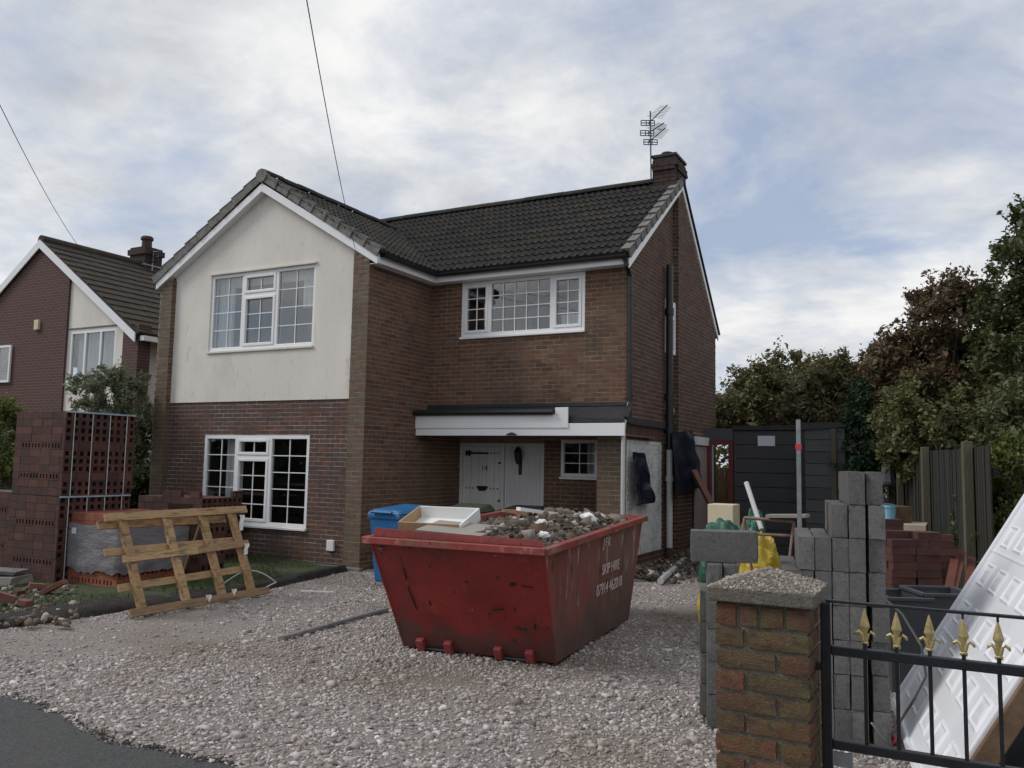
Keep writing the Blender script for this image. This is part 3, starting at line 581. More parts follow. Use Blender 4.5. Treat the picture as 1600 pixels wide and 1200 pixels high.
# front door and side panel
y0 = PB+.05
mb = MB(); mb.box((.02, y0, .08), (.075, PB-.01, 2.12)); mb.box((.92, y0, .08), (.97, PB-.012, 2.12)); mb.box((1.75, y0, .08), (1.80, PB-.01, 2.12)); mb.box((.075, y0, 2.06), (1.75, PB-.011, 2.12))
fr = mb.build('door_frame', M_white_dull, house)
mb = MB()
for i in range(5): mb.box((.078+i*.1684, y0+.03, .09), (.078+(i+1)*.1684-.006, y0-.005, 2.055))
dr_ = mb.build('front_door', M_white_dull, house); dr_['label'] = 'white boarded front door with black iron fittings'
for z in (1.93, .62):
    mb = MB(); mb.box((.12, y0-.022, z-.018), (.62, y0-.012, z+.018)); mb.box((.12, y0-.023, z-.055), (.15, y0-.011, z+.055)); mb.obox((.2, y0-.02, z), (unit((1, 0, 1)), Y, unit((-1, 0, 1))), (.09, .012, .09)); mb.build('strap_hinge', M_iron, dr_)
mb = MB(); zz_ = 1.27; pts = [(-.13, .03), (-.09, .045), (.09, .045), (.13, .03), (.085, -.02), (.06, -.045), (-.06, -.045), (-.085, -.02)]
mb.prism([(.50+a, y0-.012, zz_+b) for a, b in pts], (0, -.02, 0)); mb.build('letter_plate', M_iron, dr_)
for xx in (.15, .22, .29, .68, .75, .82):
    for z in (1.27, 1.93):
        if z > 1.9 and xx < .6: continue
        mb = MB(); mb.lathe((xx, y0-.005, z), [(.014, 0), (.014, .012), (.004, .02)], 8, (0, -1, 0)); mb.build('stud', M_iron, dr_)
for z in (1.05, 1.75): mb = MB(); mb.lathe((.86, y0-.005, z), [(.022, 0), (.022, .02), (.006, .03)], 10, (0, -1, 0)); mb.build('lock', M_iron, dr_)
def text(s, size, m, parent, O, U, Vv, Nn, name, label=None):
    c = bpy.data.curves.new('t', 'FONT'); c.body = s; c.size = size; c.extrude = .0015; c.align_x = 'CENTER'
    o = bpy.data.objects.new('t', c); COL.objects.link(o); bpy.context.view_layer.update()
    me = bpy.data.meshes.new_from_object(o); bpy.data.objects.remove(o); me.materials.clear(); me.materials.append(m)
    q = piece(name, me, parent, O, (V3(U), V3(Vv), V3(Nn))); 
    if label: q['label'] = label
    return q
text('14', .15, M_iron, dr_, (.53, y0-.008, 1.60), X, Z, -Y, 'house_number')
mb = MB(); mb.box((.97, y0+.02, .09), (1.75, y0+.005, 2.06))
for i in range(15): mb.box((.985+i*.051, y0-.008, .10), (.985+i*.051+.036, y0+.006, 2.05))
sp = mb.build('side_panel', M_white_dull, house); sp['label'] = 'white ribbed panel beside the front door'
mb = MB(); c = V3((1.30, y0-.12, 1.90)); mb.lathe(c+(0, 0, -.17), [(.015, 0), (.035, .02), (.055, .09), (.075, .21), (.085, .22), (.05, .28), (.012, .33)], 8); mb.beam(c+(0, .0, -.12), c+(0, .115, -.12), .02, .02); mb.box(c+(-.03, .09, -.36), c+(.03, .112, .05)); mb.build('lantern', M_iron, house)
# flat porch canopy
PY = 1.44
mb = MB(); mb.box((.012, PY, 2.205), (MX+.12, PY+.025, 2.405)); mb.build('fascia_board', M_upvc, house, bevel=.004)
mb = MB(); mb.box((.012, PY-.02, 2.33), (2.95, PY-.002, 2.545)); mb.box((2.72, PY-.021, 2.54), (2.95, PY-.003, 2.66)); mb.build('fascia_board', M_upvc, house, bevel=.004)
mb = MB(); mb.box((.012, PY+.027, 2.21), (MX+.10, PB, 2.24)); mb.build('porch_soffit', M_wood_dark, house)
mb = MB(); mb.hexa([(.012, PY+.028, 2.42), (MX+.1, PY+.028, 2.42), (MX+.1, D_-.02, 2.42), (.012, D_-.02, 2.42), (.012, PY+.028, 2.56), (MX+.1, PY+.028, 2.48), (MX+.1, D_-.02, 2.70), (.012, D_-.02, 2.72)]); mb.build('porch_roof', M_felt, house)
mb = MB(); mb.tube([(.02, PY-.065, 2.60), (2.70, PY-.065, 2.585)], .05, 12); mb.build('porch_gutter', M_black, house)
mb = MB(); mb.beam((0.012, D_-.03, 2.74), (MX+.1, D_-.03, 2.73), .05, .06); mb.build('flashing', M_felt, house)
mb = MB(); mb.lathe((1.93, PY+.0, 2.215), [(.10, 0), (.09, .012), (.05, .035), (.01, .045)], 14, (0, 0, 1)); mb.build('porch_light', M_iron, house)
# eaves
EV = D_-.22
def gutter(p, q, part='gutter'):
    mb = MB(); p, q = V3(p), V3(q); d = unit(q-p); s_ = np.cross(d, Z); n_ = 9; vs = []
    for e in (p, q):
        for rr in (.058, .052): vs += [e+s_*rr*math.cos(a)+Z*(-rr*math.sin(a)) for a in np.linspace(0, math.pi, n_)]
    fs = []
    for k in range(n_-1): fs += [(k, k+1, 2*n_+k+1, 2*n_+k), (n_+k, 3*n_+k, 3*n_+k+1, n_+k+1)]
    fs += [(0, 2*n_, 3*n_, n_), (n_-1, 2*n_-1, 4*n_-1, 3*n_-1)]; mb.add(vs, fs); mb.build(part, M_black, house, smooth=False)
mb = MB(); mb.box((.215, EV, 4.955), (MX+.08, EV+.022, 5.12)); mb.build('eaves_fascia', M_upvc, house)
mb = MB(); mb.box((.19, -.05, 4.953), (.212, EV+.02, 5.118)); mb.build('eaves_fascia', M_upvc, house)
mb = MB(); mb.box((.01, .0, 4.958), (.188, EV+.03, 4.97)); mb.box((.01, EV+.032, 4.958), (MX+.06, D_-.005, 4.97)); mb.build('soffit', M_upvc, house)
gutter((.275, -.02, 5.10), (.275, EV-.03, 5.095)); gutter((.25, EV-.062, 5.095), (MX+.10, EV-.062, 5.09))
dp = [(MX+.05, EV-.06, 5.04), (MX+.07, EV-.02, 4.93), (MX+.07, D_-.06, 4.78), (MX+.07, D_-.06, 2.75), (MX+.09, D_-.2, 2.60), (MX+.09, D_-.32, 2.48)]
mb = MB(); mb.tube(dp, .044, 12); 
for z in (4.5, 3.6, 2.85): mb.tube([(MX+.07, D_-.06, z-.03), (MX+.07, D_-.06, z+.03)], .054, 12)
mb.build('downpipe', M_black, house, smooth=False)
mb = MB(); mb.tube([(MX+.09, D_-.33, 2.46), (MX+.07, D_-.33, 2.3), (MX+.05, D_-.30, .05)], .034, 12); mb.build('downpipe', M_pipe, house)
# soil stack on the gable end
yp = 3.78
mb = MB(); mb.tube([(MX+.10, yp, 5.40), (MX+.10, yp, 2.05)], .064, 14)
for z in (4.55, 3.0, 2.4): mb.tube([(MX+.10, yp, z-.07), (MX+.10, yp, z+.05)], .082, 14)
mb.tube([(MX+.10, yp, 2.62), (MX+.12, yp+.12, 2.70), (MX+.05, yp+.3, 2.78)], .05, 12); mb.build('soil_pipe', M_black, house)
mb = MB(); mb.tube([(MX+.10, yp, 2.04), (MX+.10, yp, .32)], .056, 14); mb.tube([(MX+.10, yp, 1.48), (MX+.10, yp, 1.58)], .075, 14); mb.build('soil_pipe', M_pipe, house)
mb = MB(); mb.tube([(MX+.10, yp, .32), (MX+.10, yp, .02)], .07, 12); mb.build('pipe_socket', M_b_pack, house)
mb = MB(); mb.beam((MX+.03, D_, 2.46), (MX+.03, CBY, 2.46), .05, .10); mb.build('flashing', M_felt, house)
mb = MB(); mb.box((-.735, REC-.055, .27), (-.585, REC-.006, .445)); mb.build('meter_box', M_white_card, house, bevel=.01)
# ---- roof
roof = link('roof', None, house)
tmb = MB(); prof = []
for i in range(13):
    t = i/12; prof.append((t*.27, (.036*max(0, math.cos(4*math.pi*(t-.25)))**1.3)))
Lt = .40; tv = []
for yy, zz_ in ((0, .040), (Lt, .004)): tv += [(x-.135, yy, z+zz_) for x, z in prof]
tv += [(x-.135, 0, .0) for x, z in prof]; n_ = 13
tf = [(i, i+1, n_+i+1, n_+i) for i in range(12)]+[(2*n_+i, 2*n_+i+1, i+1, i) for i in range(12)]
tmb.v = tv; tmb.f = tf; TILE = shared('roof_tile_shape', tmb, M_tile)
def tiles(parent, E0, A, Sl, La, Ls, cond, me=TILE, w_=.27, ex=.30, name='roof_tile', jitter=True):
    Nn = unit(np.cross(A, Sl)); Nn = Nn if Nn[2] > 0 else -Nn; nrow = int(math.ceil(Ls/ex)); k = 0
    for j in range(nrow):
        if j*ex+.40 > Ls+.14: continue
        for i in range(int(La/w_)):
            c = V3(E0)+V3(A)*(i+.5)*w_+V3(Sl)*j*ex
            m_ = c+V3(Sl)*.2
            if not cond(m_): continue
            q = c+Nn*(.012+random.uniform(-.003, .004)); a2 = unit(V3(A)+V3(Sl)*random.uniform(-.008, .008)); s2_ = unit(V3(Sl)-a2*(V3(Sl)@a2))
            piece(name, me, parent, q, (a2, s2_, np.cross(a2, s2_) if np.cross(a2, s2_)[2] > 0 else -np.cross(a2, s2_))); k += 1
    return k
ez = 5.10; Fs = unit((0, RY-(EV-.05), RZ-ez)); Fl = math.hypot(RY-EV+.05, RZ-ez)
mainz = lambda y: ez+(RZ-ez)/(RY-EV+.05)*(y-EV+.05)
WT, WEX = 6.78, .27; wz = lambda x: WT-(WT-ez)/(WEX-AX)*abs(x-AX)
Ws = unit((AX-WEX, 0, WT-ez)); Wl = math.hypot(AX-WEX, WT-ez)
k1 = tiles(roof, (MX+.12-25*.27, EV-.05, ez), X, Fs, 6.76, Fl, lambda c: mainz(c[1]) > wz(c[0])-.06 if c[0] > AX else c[1] > 3.9)
k2 = tiles(roof, (WEX, -.10, ez), Y, Ws, 4.5, Wl, lambda c: wz(c[0]) > mainz(c[1])-.02)
mb = MB()
def slab(P4, th=.05): nn = unit(np.cross(V3(P4[1])-V3(P4[0]), V3(P4[3])-V3(P4[0]))); nn = nn if nn[2] < 0 else -nn; mb.hexa([V3(p)+nn*(th+.012) for p in P4]+[V3(p)+nn*.012 for p in P4])
slab([(AX-2.5, EV+.2, mainz(EV+.2)), (MX+.08, EV-.03, mainz(EV-.03)), (MX+.08, RY, RZ), (AX-2.5, RY, RZ)]); slab([(MX+.08, 7.19, 4.62), (AX-2.6, 7.19, 4.62), (AX-2.6, RY, RZ), (MX+.08, RY, RZ)])
slab([(WEX-.02, -.03, wz(WEX-.02)), (WEX-.02, EV, wz(WEX-.02)), (AX, 4.0, WT), (AX, -.03, WT)]); slab([(2*AX-WEX, 4.0, ez), (2*AX-WEX, -.03, ez), (AX, -.03, WT), (AX, 4.0, WT)])
mb.build('roof_deck', M_felt, roof)
tiles(roof, (2*AX-WEX, 4.1, ez), -Y, unit((WEX-AX, 0, WT-ez)), 4.2, Wl-.1, lambda c: c[1] < 4.2)
# ridge tiles
def ridge(p, q, me_r=.125, name='ridge_tile', ln=.44):
    p, q = V3(p), V3(q); d = unit(q-p); n_ = int(np.linalg.norm(q-p)/ln); s_ = unit(np.cross(d, Z)); mb = MB(); vs = []
    for t in (0, ln-.006):
        for rr in (me_r, me_r-.018): vs += [V3((t, 0, 0))+V3((0, rr*math.cos(a), rr*.75*math.sin(a)-.055)) for a in np.linspace(-.15, math.pi+.15, 11)]
    fs = [(k, k+1, 22+k+1, 22+k) for k in range(10)]+[(k, k+1, 11+k+1, 11+k) for k in range(10)]; mb.v = vs; mb.f = fs; me = shared(name+'_shape', mb, M_tile)
    for i in range(n_): piece(name, me, roof, p+d*(i*ln)+Z*random.uniform(-.006, .006), (d, s_, Z))
ridge((AX-1, RY, RZ+.09), (MX+.12, RY, RZ+.09)); ridge((AX, -.06, WT+.085), (AX, 3.9, WT+.085))
mb = MB(); mb.lathe((AX, -.10, WT-.0), [(.125, 0), (.13, .02), (.13, .10)], 14, (0, 1, 0)); mb.build('ridge_end_cap', M_verge, roof)
# barge boards and dry verge caps
def barge(p, q, nrm, h=.15, th=.022, name='barge_board'):
    mb = MB(); p, q, nrm = V3(p), V3(q), V3(nrm); mb.prism([p, q, q+(0, 0, h), p+(0, 0, h)], nrm*th); mb.build(name, M_upvc, roof, bevel=.003)
tipR, tipL = (.192, wing_top(.192)), (-5.04, wing_top(-5.04))
barge((tipR[0], -.04, tipR[1]), (AX, -.04, AZ), (0, -1, 0)); barge((AX-.001, -.04, AZ), (tipL[0], -.04, tipL[1]), (0, -1, 0))
mb = MB(); mb.prism([(tipL[0], -.038, tipL[1]+.01), (AX, -.038, AZ+.01), (tipR[0], -.038, tipR[1]+.01), (tipR[0], -.038, tipR[1]+.03), (AX, -.038, AZ+.03), (tipL[0], -.038, tipL[1]+.03)], (0, REC-.0+.02, 0)); mb.build('verge_soffit', M_upvc, roof)
barge((MX+.10, EV-.02, gtop(EV-.02)-.02), (MX+.10, RY, RZ-.17), (1, 0, 0), .15); barge((MX+.10, RY+.001, RZ-.17), (MX+.10, 7.19, 4.47), (1, 0, 0), .13)
mb = MB(); mb.prism([(MX, RY, RZ-.13), (MX, 7.19, 4.52), (MX, 7.19, 4.535), (MX, RY, RZ-.115)], (.098, 0, 0)); mb.build('verge_soffit', M_wood_dark, roof)
def vcaps(p, q, outd, ln=.335, hgt=.13, wd=.12, name='verge_cap', lift=.03):
    p, q = V3(p), V3(q); d = unit(q-p); nn = unit(np.cross(d, V3(outd))); nn = nn if nn[2] > 0 else -nn; o_ = V3(outd); L_ = np.linalg.norm(q-p); n_ = int(round(L_/ln)); ln = L_/n_
    mb = MB(); a = ln+.03   # L-shaped cap: local x along slope, y outward, z normal
    mb.hexa([(0, -wd, 0), (a, -wd, 0), (a, .02, 0), (0, .02, 0), (0, -wd, .045), (a, -wd, .012), (a, .03, .012), (0, .034, .045)])
    mb.hexa([(0, .0, -hgt), (a, .0, -hgt), (a, .014, -hgt), (0, .032, -hgt), (0, .0, -.0005), (a, .0, -.0005), (a, .014, -.0005), (0, .032, -.0005)])
    me = shared(name+'_shape', mb, M_verge)
    for i in range(n_): piece(name, me, roof, p+d*(i*ln)+nn*(lift+.004*(i % 2)), (d, o_, nn))
vcaps((tipR[0]+.06, -.062, wz(tipR[0]+.06)+.03), (AX+.1, -.062, wz(AX+.1)+.03), (0, -1, 0)); vcaps((2*AX-WEX-.0, -.062, ez+.03), (AX-.1, -.062, wz(AX-.1)+.03), (0, -1, 0))
vcaps((MX+.118, EV-.06, mainz(EV-.06)+.03), (MX+.118, RY-.02, RZ+.01), (1, 0, 0), hgt=.12)
mb = MB(); mb.prism([(MX-.05, RY, RZ+.02), (MX-.05, 7.24, 4.60), (MX-.05, 7.24, 4.63), (MX-.05, RY, RZ+.06)], (.20, 0, 0)); mb.build('rear_verge', M_felt, roof)
# chimney stack on the ridge
ch = link('chimney', None, house); cx0, cx1, cy0, cy1, cz0, cz1 = 3.41, 3.86, 4.20, 4.85, 6.75, 7.62
ub = unit_brick(mat('brick_sooty', (1, 1, 1), scale=9, rough=.95, bump=.3, rnd=[(.045, .03, .026), (.06, .036, .03), (.035, .027, .025)])); mb = MB(); mb.box((cx0+.008, cy0+.008, cz0), (cx1-.008, cy1-.008, cz1-.005)); mb.build('mortar_core', mat('mortar_sooty', (.05, .045, .04), (.08, .07, .06), 10, .95), ch)
for k in range(int((cz1-cz0)/.075)):
    z = cz0+k*.075+.037; ou = .03 if k in (8, 9) else 0
    if z > 7.05:
        for i in range(4):
            wdt = (cx1-cx0)/2.0; a = cx0+(i-.5*(k % 2))*wdt; b = min(a+wdt-.01, cx1+ou); a = max(a, cx0-ou)
            if b-a > .04: piece('brick', ub, ch, ((a+b)/2, cy0-ou+.04, z), (X, Y, Z), (b-a, .1, .065))
    if z > 6.95:
        for i in range(3):
            wdt = (cy1-cy0)/2.5; a = cy0+.002+(i-.5*(k % 2))*wdt; b = min(a+wdt-.01, cy1+ou); a = max(a, cy0+.1-ou)
            if b-a > .04: piece('brick', ub, ch, (cx1+ou-.04, (a+b)/2, z), (Y, -X, Z), (b-a, .1, .065))
mb = MB(); mb.box((cx0-.02, cy0-.02, cz1), (cx1+.02, cy1+.02, cz1+.05)); mb.build('flaunching', M_felt, ch)
mb = MB(); mb.lathe((3.60, 4.5, cz1+.05), [(.09, 0), (.085, .07), (.11, .08), (.11, .12), (.07, .13)], 14); mb.build('chimney_pot', M_felt, ch)
mb = MB(); mb.box((cx0-.03, cy0-.05, 6.9), (cx1+.03, cy0-.012, 7.04)); mb.build('lead_flashing', M_felt, ch)
# television aerials on a mast strapped to the stack
ar = thing('television_aerial', 'three television aerials on one mast strapped to the chimney', 'aerial', (3.39, 4.17, 7.2))
mx_, my_ = 3.39, 4.17
mb = MB(); mb.tube([(mx_, my_, 7.15), (mx_-.02, my_, 8.55)], .014, 8); mb.build('mast', M_iron, ar)
CH = unit(CF*(1, 1, 0)); CS = unit(CR*(1, 1, 0))
for z, bl, dr3, off in ((8.36, .62, -CH+CS*.34+Z*.10, 0), (8.15, .4, -CH+CS*.5+Z*.05, .0), (7.98, .5, -CH+CS*.42+Z*.12, .02)):
    d3 = unit(dr3); b0 = V3((mx_, my_, z))
    mb = MB(); mb.tube([b0-d3*.12, b0+d3*bl], .010, 6); mb.build('boom', M_iron, ar)
    sd3 = unit(np.cross(d3, Z))
    for i in range(9): c = b0+d3*(bl*(.22+.085*i)); mb = MB(); mb.tube([c-sd3*(.16-.006*i), c+sd3*(.16-.006*i)], .004, 5); mb.build('element', M_galv, ar)
    mb = MB(); sd3 = CS; c0 = b0-d3*.1+CS*(off*3-.02)
    for a, b in (((-.13, -.05), (.13, -.05)), ((-.13, .05), (.13, .05)), ((-.13, 0), (.13, 0)), ((-.13, -.05), (-.13, .05)), ((.13, -.05), (.13, .05)), ((.03, -.05), (.03, .05)), ((-.03, -.05), (-.03, .05))):
        mb.tube([c0+sd3*a[0]+Z*a[1], c0+sd3*b[0]+Z*b[1]], .009, 6)
    mb.build('reflector', M_iron, ar)
# telephone cables
cb0 = onY(555, 389, -.07); cb1 = dep(455, -140, 5.0)
mb = MB(); mb.tube([cb0+(cb1-cb0)*t-Z*.12*4*t*(1-t) for t in np.linspace(0, 1, 14)], .0045, 5); solo(mb, 'telephone_cable', M_cable, 'thin telephone cable running from the rendered gable up over the drive', 'cable', cb0, 'overhead telephone cables')

# ------------------------------------------------------------------ neighbouring house
NY = 2.5; NX0, NXR, NXA = -16.5, -8.85, -12.63; NEZ, NAZ = 4.62, 7.20
nh = thing('house', 'neighbouring brown brick house with pale rendered strip, white barge boards and moss on its roof', 'house', (-12, NY, 0))
ntop = lambda x: NAZ-(NAZ-NEZ)/(NXR-NXA)*abs(x-NXA)
M_nb = bpy.data.materials.new('far_brickwork'); M_nb.use_nodes = True; t = M_nb.node_tree; bt = t.nodes.new('ShaderNodeTexBrick'); tcn = t.nodes.new('ShaderNodeTexCoord')
mp = t.nodes.new('ShaderNodeMapping'); mp.inputs['Rotation'].default_value = (math.radians(90), 0, 0); t.links.new(tcn.outputs['Object'], mp.inputs[0]); t.links.new(mp.outputs[0], bt.inputs[0])
bt.inputs['Scale'].default_value = 1; bt.inputs['Brick Width'].default_value = .225; bt.inputs['Row Height'].default_value = .075; bt.inputs['Mortar Size'].default_value = .011
bt.inputs['Color1'].default_value = (.095, .042, .036, 1); bt.inputs['Color2'].default_value = (.075, .036, .032, 1); bt.inputs['Mortar'].default_value = (.12, .085, .075, 1)
t.links.new(bt.outputs[0], t.nodes['Principled BSDF'].inputs[0]); t.nodes['Principled BSDF'].inputs['Roughness'].default_value = .9
XB = onY(104, 560, NY)[0]; XP = onY(193, 560, NY)[0]
mb = MB(); mb.add([(NX0, NY-.06, -.1), (XB, NY-.06, -.1), (XB, NY-.06, ntop(XB)), (NXA, NY-.06, NAZ), (NX0, NY-.06, ntop(NX0))], [(0, 1, 2, 3, 4)]); mb.add([(XB, NY-.06, -.1), (XB, NY+.2, -.1), (XB, NY+.2, ntop(XB)), (XB, NY-.06, ntop(XB))], [(0, 1, 2, 3)]); mb.build('brick_wall', M_nb, nh, fixn=False)
nz0 = [onY(111, 525, NY), onY(177, 600, NY)]; NW = (nz0[0][0], nz0[1][0], nz0[1][2]+.12, nz0[0][2]+.1)
mb = MB(); 
def npoly(pts, y=NY): mb.add([(a, y, b) for a, b in pts], [tuple(range(len(pts)))])
npoly([(XB, -.1), (XP, -.1), (XP, NW[2]), (XB, NW[2])]); npoly([(XB, NW[2]), (NW[0], NW[2]), (NW[0], NW[3]), (XB, NW[3])]); npoly([(NW[1], NW[2]), (XP, NW[2]), (XP, NW[3]), (NW[1], NW[3])]); npoly([(XB, NW[3]), (NXR-.05, NW[3]), (NXR-.05, ntop(NXR-.05)), (XB, ntop(XB))])
mb.build('rendered_panel', M_render, nh, fixn=False)
mb = MB(); mb.box((XB, NY-.02, NW[3]+.06), (XP+.1, NY-.003, NW[3]+.09)); mb.build('drip_bead', M_verge, nh)
mb = MB(); mb.box((XP, NY-.05, -.1), (XP+.55, NY+.3, NW[3]+.05)); mb.build('pillar', M_nb, nh)
mb = MB(); mb.add([(NXR-.15, NY+.3, -.1), (NXR-.15, 11, -.1), (NXR-.15, 11, NEZ), (NXR-.15, NY+.3, NEZ)], [(0, 1, 2, 3)]); mb.build('side_wall', M_render, nh, fixn=False)
win(nh, (0, NY, 0), X, -Y, *NW, [(0, .33, 0, 1, 1, 1, 0), (.33, .67, 0, 1, 1, 1, 0), (.67, 1, 0, 1, 1, 1, 0)], (.33, .67), (), None, M_glass_up, curtains=((.03, .97, 0, 1, .2),), rc=M_room, rm=.04)
a, b = onY(-40, 545, NY), onY(20, 598, NY)
win(nh, (0, NY-.125, 0), X, -Y, a[0], b[0], b[2], a[2], [(0, .68, 0, 1, 1, 1, 0), (.68, 1, 0, 1, 1, 1, 0)], (.68,), (), None, M_glass_up, sill=False, curtains=((.03, .97, 0, 1, .2),), rc=M_room, fd=.05, room=False)
q = onY(60, 508, NY-.06); mb = MB(); mb.box((q[0]-.09, NY-.13, q[2]-.13), (q[0]+.09, NY-.062, q[2]+.13)); mb.build('alarm_box', M_cream, nh, bevel=.01)
nroof = link('roof', None, nh)
def nb(p, q_, h=.22): mb = MB(); p, q_ = V3(p), V3(q_); mb.prism([p, q_, q_+(0, 0, h), p+(0, 0, h)], (0, -.03, 0)); mb.build('barge_board', M_upvc, nroof)
nb((NXR+.15, NY-.12, ntop(NXR+.15)-.08), (NXA, NY-.12, NAZ-.08)); nb((NXA-.001, NY-.12, NAZ-.08), (NX0, NY-.12, ntop(NX0)-.08))
mb = MB(); mb.prism([(NXR+.1, NY-.1, NEZ-.09), (NXA, NY-.1, NAZ-.02), (NXA, NY-.1, NAZ+.10), (NXR+.2, NY-.1, NEZ+.04)], (0, 8.5, 0)); mb.prism([(NX0, NY-.1, ntop(NX0)-.02), (NXA-.001, NY-.1, NAZ-.02), (NXA-.001, NY-.1, NAZ+.12), (NX0, NY-.1, ntop(NX0)+.12)], (0, 8.5, 0)); mb.build('roof_deck', M_felt, nroof)
tm2 = MB(); tm2.hexa([(-.165, 0, 0), (.16, 0, 0), (.16, .4, 0), (-.165, .4, 0), (-.165, 0, .045), (.16, 0, .04), (.16, .4, .012), (-.165, .4, .012)]); NT = shared('plain_tile_shape', tm2, M_tile_n)
Ns = unit((NXA-NXR-.25, 0, NAZ+.10-NEZ-.0)); Nl = math.hypot(NXA-NXR-.25, NAZ+.1-NEZ)
tiles(nroof, (NXR+.25, NY-.14, NEZ+.02), Y, Ns, 8.0, Nl, lambda c: True, NT, .33, .34)
mb = MB(); mb.tube([(NXA, NY-.12, NAZ+.15), (NXA, NY+8, NAZ+.15)], .12, 10); mb.build('ridge', M_tile_n, nroof)
mb = MB(); mb.box((NXR+.22, NY-.05, NEZ-.14), (NXR+.36, NY+7, NEZ-.02)); mb.build('gutter', M_upvc, nroof)
# its chimney
t0 = 25.0; cA = dep(209, 398, t0); cB = dep(246, 398, t0); cw = abs(cB[0]-cA[0])
nc = link('chimney', None, nh); cc = dep(228, 408, t0); mb = MB(); mb.box((cc[0]-.33, cc[1]-.3, cc[2]-1.4), (cc[0]+.33, cc[1]+.3, cc[2]+.36)); mb.build('stack', MATS['brick_sooty'], nc)
mb = MB(); mb.box((cc[0]-.38, cc[1]-.35, cc[2]+.13), (cc[0]+.38, cc[1]+.35, cc[2]+.29)); mb.build('oversail', MATS['brick_sooty'], nc)
mb = MB(); mb.lathe((cc[0], cc[1], cc[2]+.28), [(.15, 0), (.14, .34), (.18, .35), (.18, .42), (.14, .46)], 12); mb.build('chimney_pot', M_terra, nc)
mb = MB(); mb.box((cc[0]-.345, cc[1]-.315, cc[2]-.2), (cc[0]+.345, cc[1]+.315, cc[2]-.165)); mb.build('band', M_galv, nc)
na = thing('television_aerial', 'small television aerial beside the neighbouring chimney', 'aerial', (cc[0]+.42, cc[1]-.1, cc[2]-.8))
mb = MB(); mb.tube([(cc[0]+.42, cc[1]-.1, cc[2]-.8), (cc[0]+.42, cc[1]-.1, cc[2]+.25)], .018, 6); mb.build('mast', M_galv, na)
mb = MB()
for z in (.2, .05, -.1): mb.tube([(cc[0]+.2, cc[1]-.15, cc[2]+z), (cc[0]+.75, cc[1]-.1, cc[2]+z)], .014, 5)
for xx in (.25, .45, .7): mb.tube([(cc[0]+xx, cc[1]-.13, cc[2]-.12), (cc[0]+xx, cc[1]-.13, cc[2]+.22)], .012, 5)
mb.build('reflector', M_iron, na)
c0 = dep(122, 384, 21.5); c1 = dep(-60, 40, 9)
mb = MB(); mb.tube([c0+(c1-c0)*t-Z*.15*4*t*(1-t) for t in np.linspace(0, 1, 14)], .006, 5); solo(mb, 'telephone_cable', M_cable, 'thin telephone cable running up from the neighbouring roof at the left', 'cable', c0, 'overhead telephone cables')

# ------------------------------------------------------------------ skip
P0, P1 = gnd(868, 1042), gnd(632, 1014); su = unit(P1-P0); sv = V3((-su[1], su[0], 0)); sv = sv if sv[1] > 0 else -sv
SL = 2.36; B0 = P0; B1 = P1; B2 = P1+sv*SL; B3 = P0+sv*SL
def zfit(xy, py):
    lo, hi = .5, 2.
    for _ in range(40):
        m_ = (lo+hi)/2
        if proj((xy[0], xy[1], m_))[1] > py: lo = m_
        else: hi = m_
    return (lo+hi)/2
R0 = P0-su*.06-sv*.50; R1 = P1+su*.11-sv*.50; R3 = P0+sv*(SL+.40)-su*.06; R2 = P1+sv*(SL+.40)+su*.11
R0[2], R1[2], R3[2] = zfit(R0, 856), zfit(R1, 838), zfit(R3, 806); R2[2] = R1[2]+R3[2]-R0[2]
SB = (P0+P1+B2+B3)/4
skip = thing('skip', 'dented red builders skip heaped with rubble on the gravel drive', 'skip', (SB[0], SB[1], .02))
zb = .03
bot = [p+Z*zb for p in (B0, B1, B2, B3)]; top_ = [R0, R1, R2, R3]
def plate(a, b, c, d, nrm, th=.012, nx=30, nz=16, amp=.020, sd=0.):
    mb = MB(); nrm = V3(nrm)
    def fn(s_, t_):
        p = (a*(1-s_)+b*s_)*(1-t_)+(d*(1-s_)+c*s_)*t_; e = min(1, 6*min(s_, 1-s_, t_, 1-t_))
        return p+nrm*amp*e*noise.noise((p[0]*2.2+sd, p[1]*2.2, p[2]*2.6))*1.6
    mb.grid(fn, nx, nz); mb.grid(lambda s_, t_: fn(s_, t_)-nrm*th, nx, nz); return mb
nf = unit(np.cross(B0-B1, R0-B0)); nf = nf if nf[1] < 0 else -nf
ns = unit(np.cross(B3-B0, R0-B0)); ns = ns if ns[0] > 0 else -ns
e_ = plate(bot[1], bot[0], top_[0], top_[1], nf, sd=1.).build('end_plate', M_skip, skip, smooth=True, fixn=False); e_['label'] = 'sloping red end plate with chipped paint'
s__ = plate(bot[0], bot[3], top_[3], top_[0], ns, nx=20, sd=5.).build('side_plate', M_skip_side, skip, smooth=True, fixn=False); s__['label'] = 'scraped red side plate with worn white lettering'
plate(bot[2], bot[1], top_[1], top_[2], -ns).build('side_plate', M_skip_side, skip, smooth=True, fixn=False)
plate(bot[3], bot[2], top_[2], top_[3], -nf).build('end_plate', M_skip, skip, smooth=True, fixn=False)
mb = MB(); mb.add([p for p in bot], [(0, 1, 2, 3)]); mb.add([p-Z*.02 for p in bot], [(0, 1, 2, 3)]); mb.build('floor_plate', M_skip, skip, fixn=False)
# folded corner strips
for k in range(4):
    mb = MB(); mb.tube([bot[k], top_[k]], .012, 6); mb.build('corner_seam', M_skip, skip)
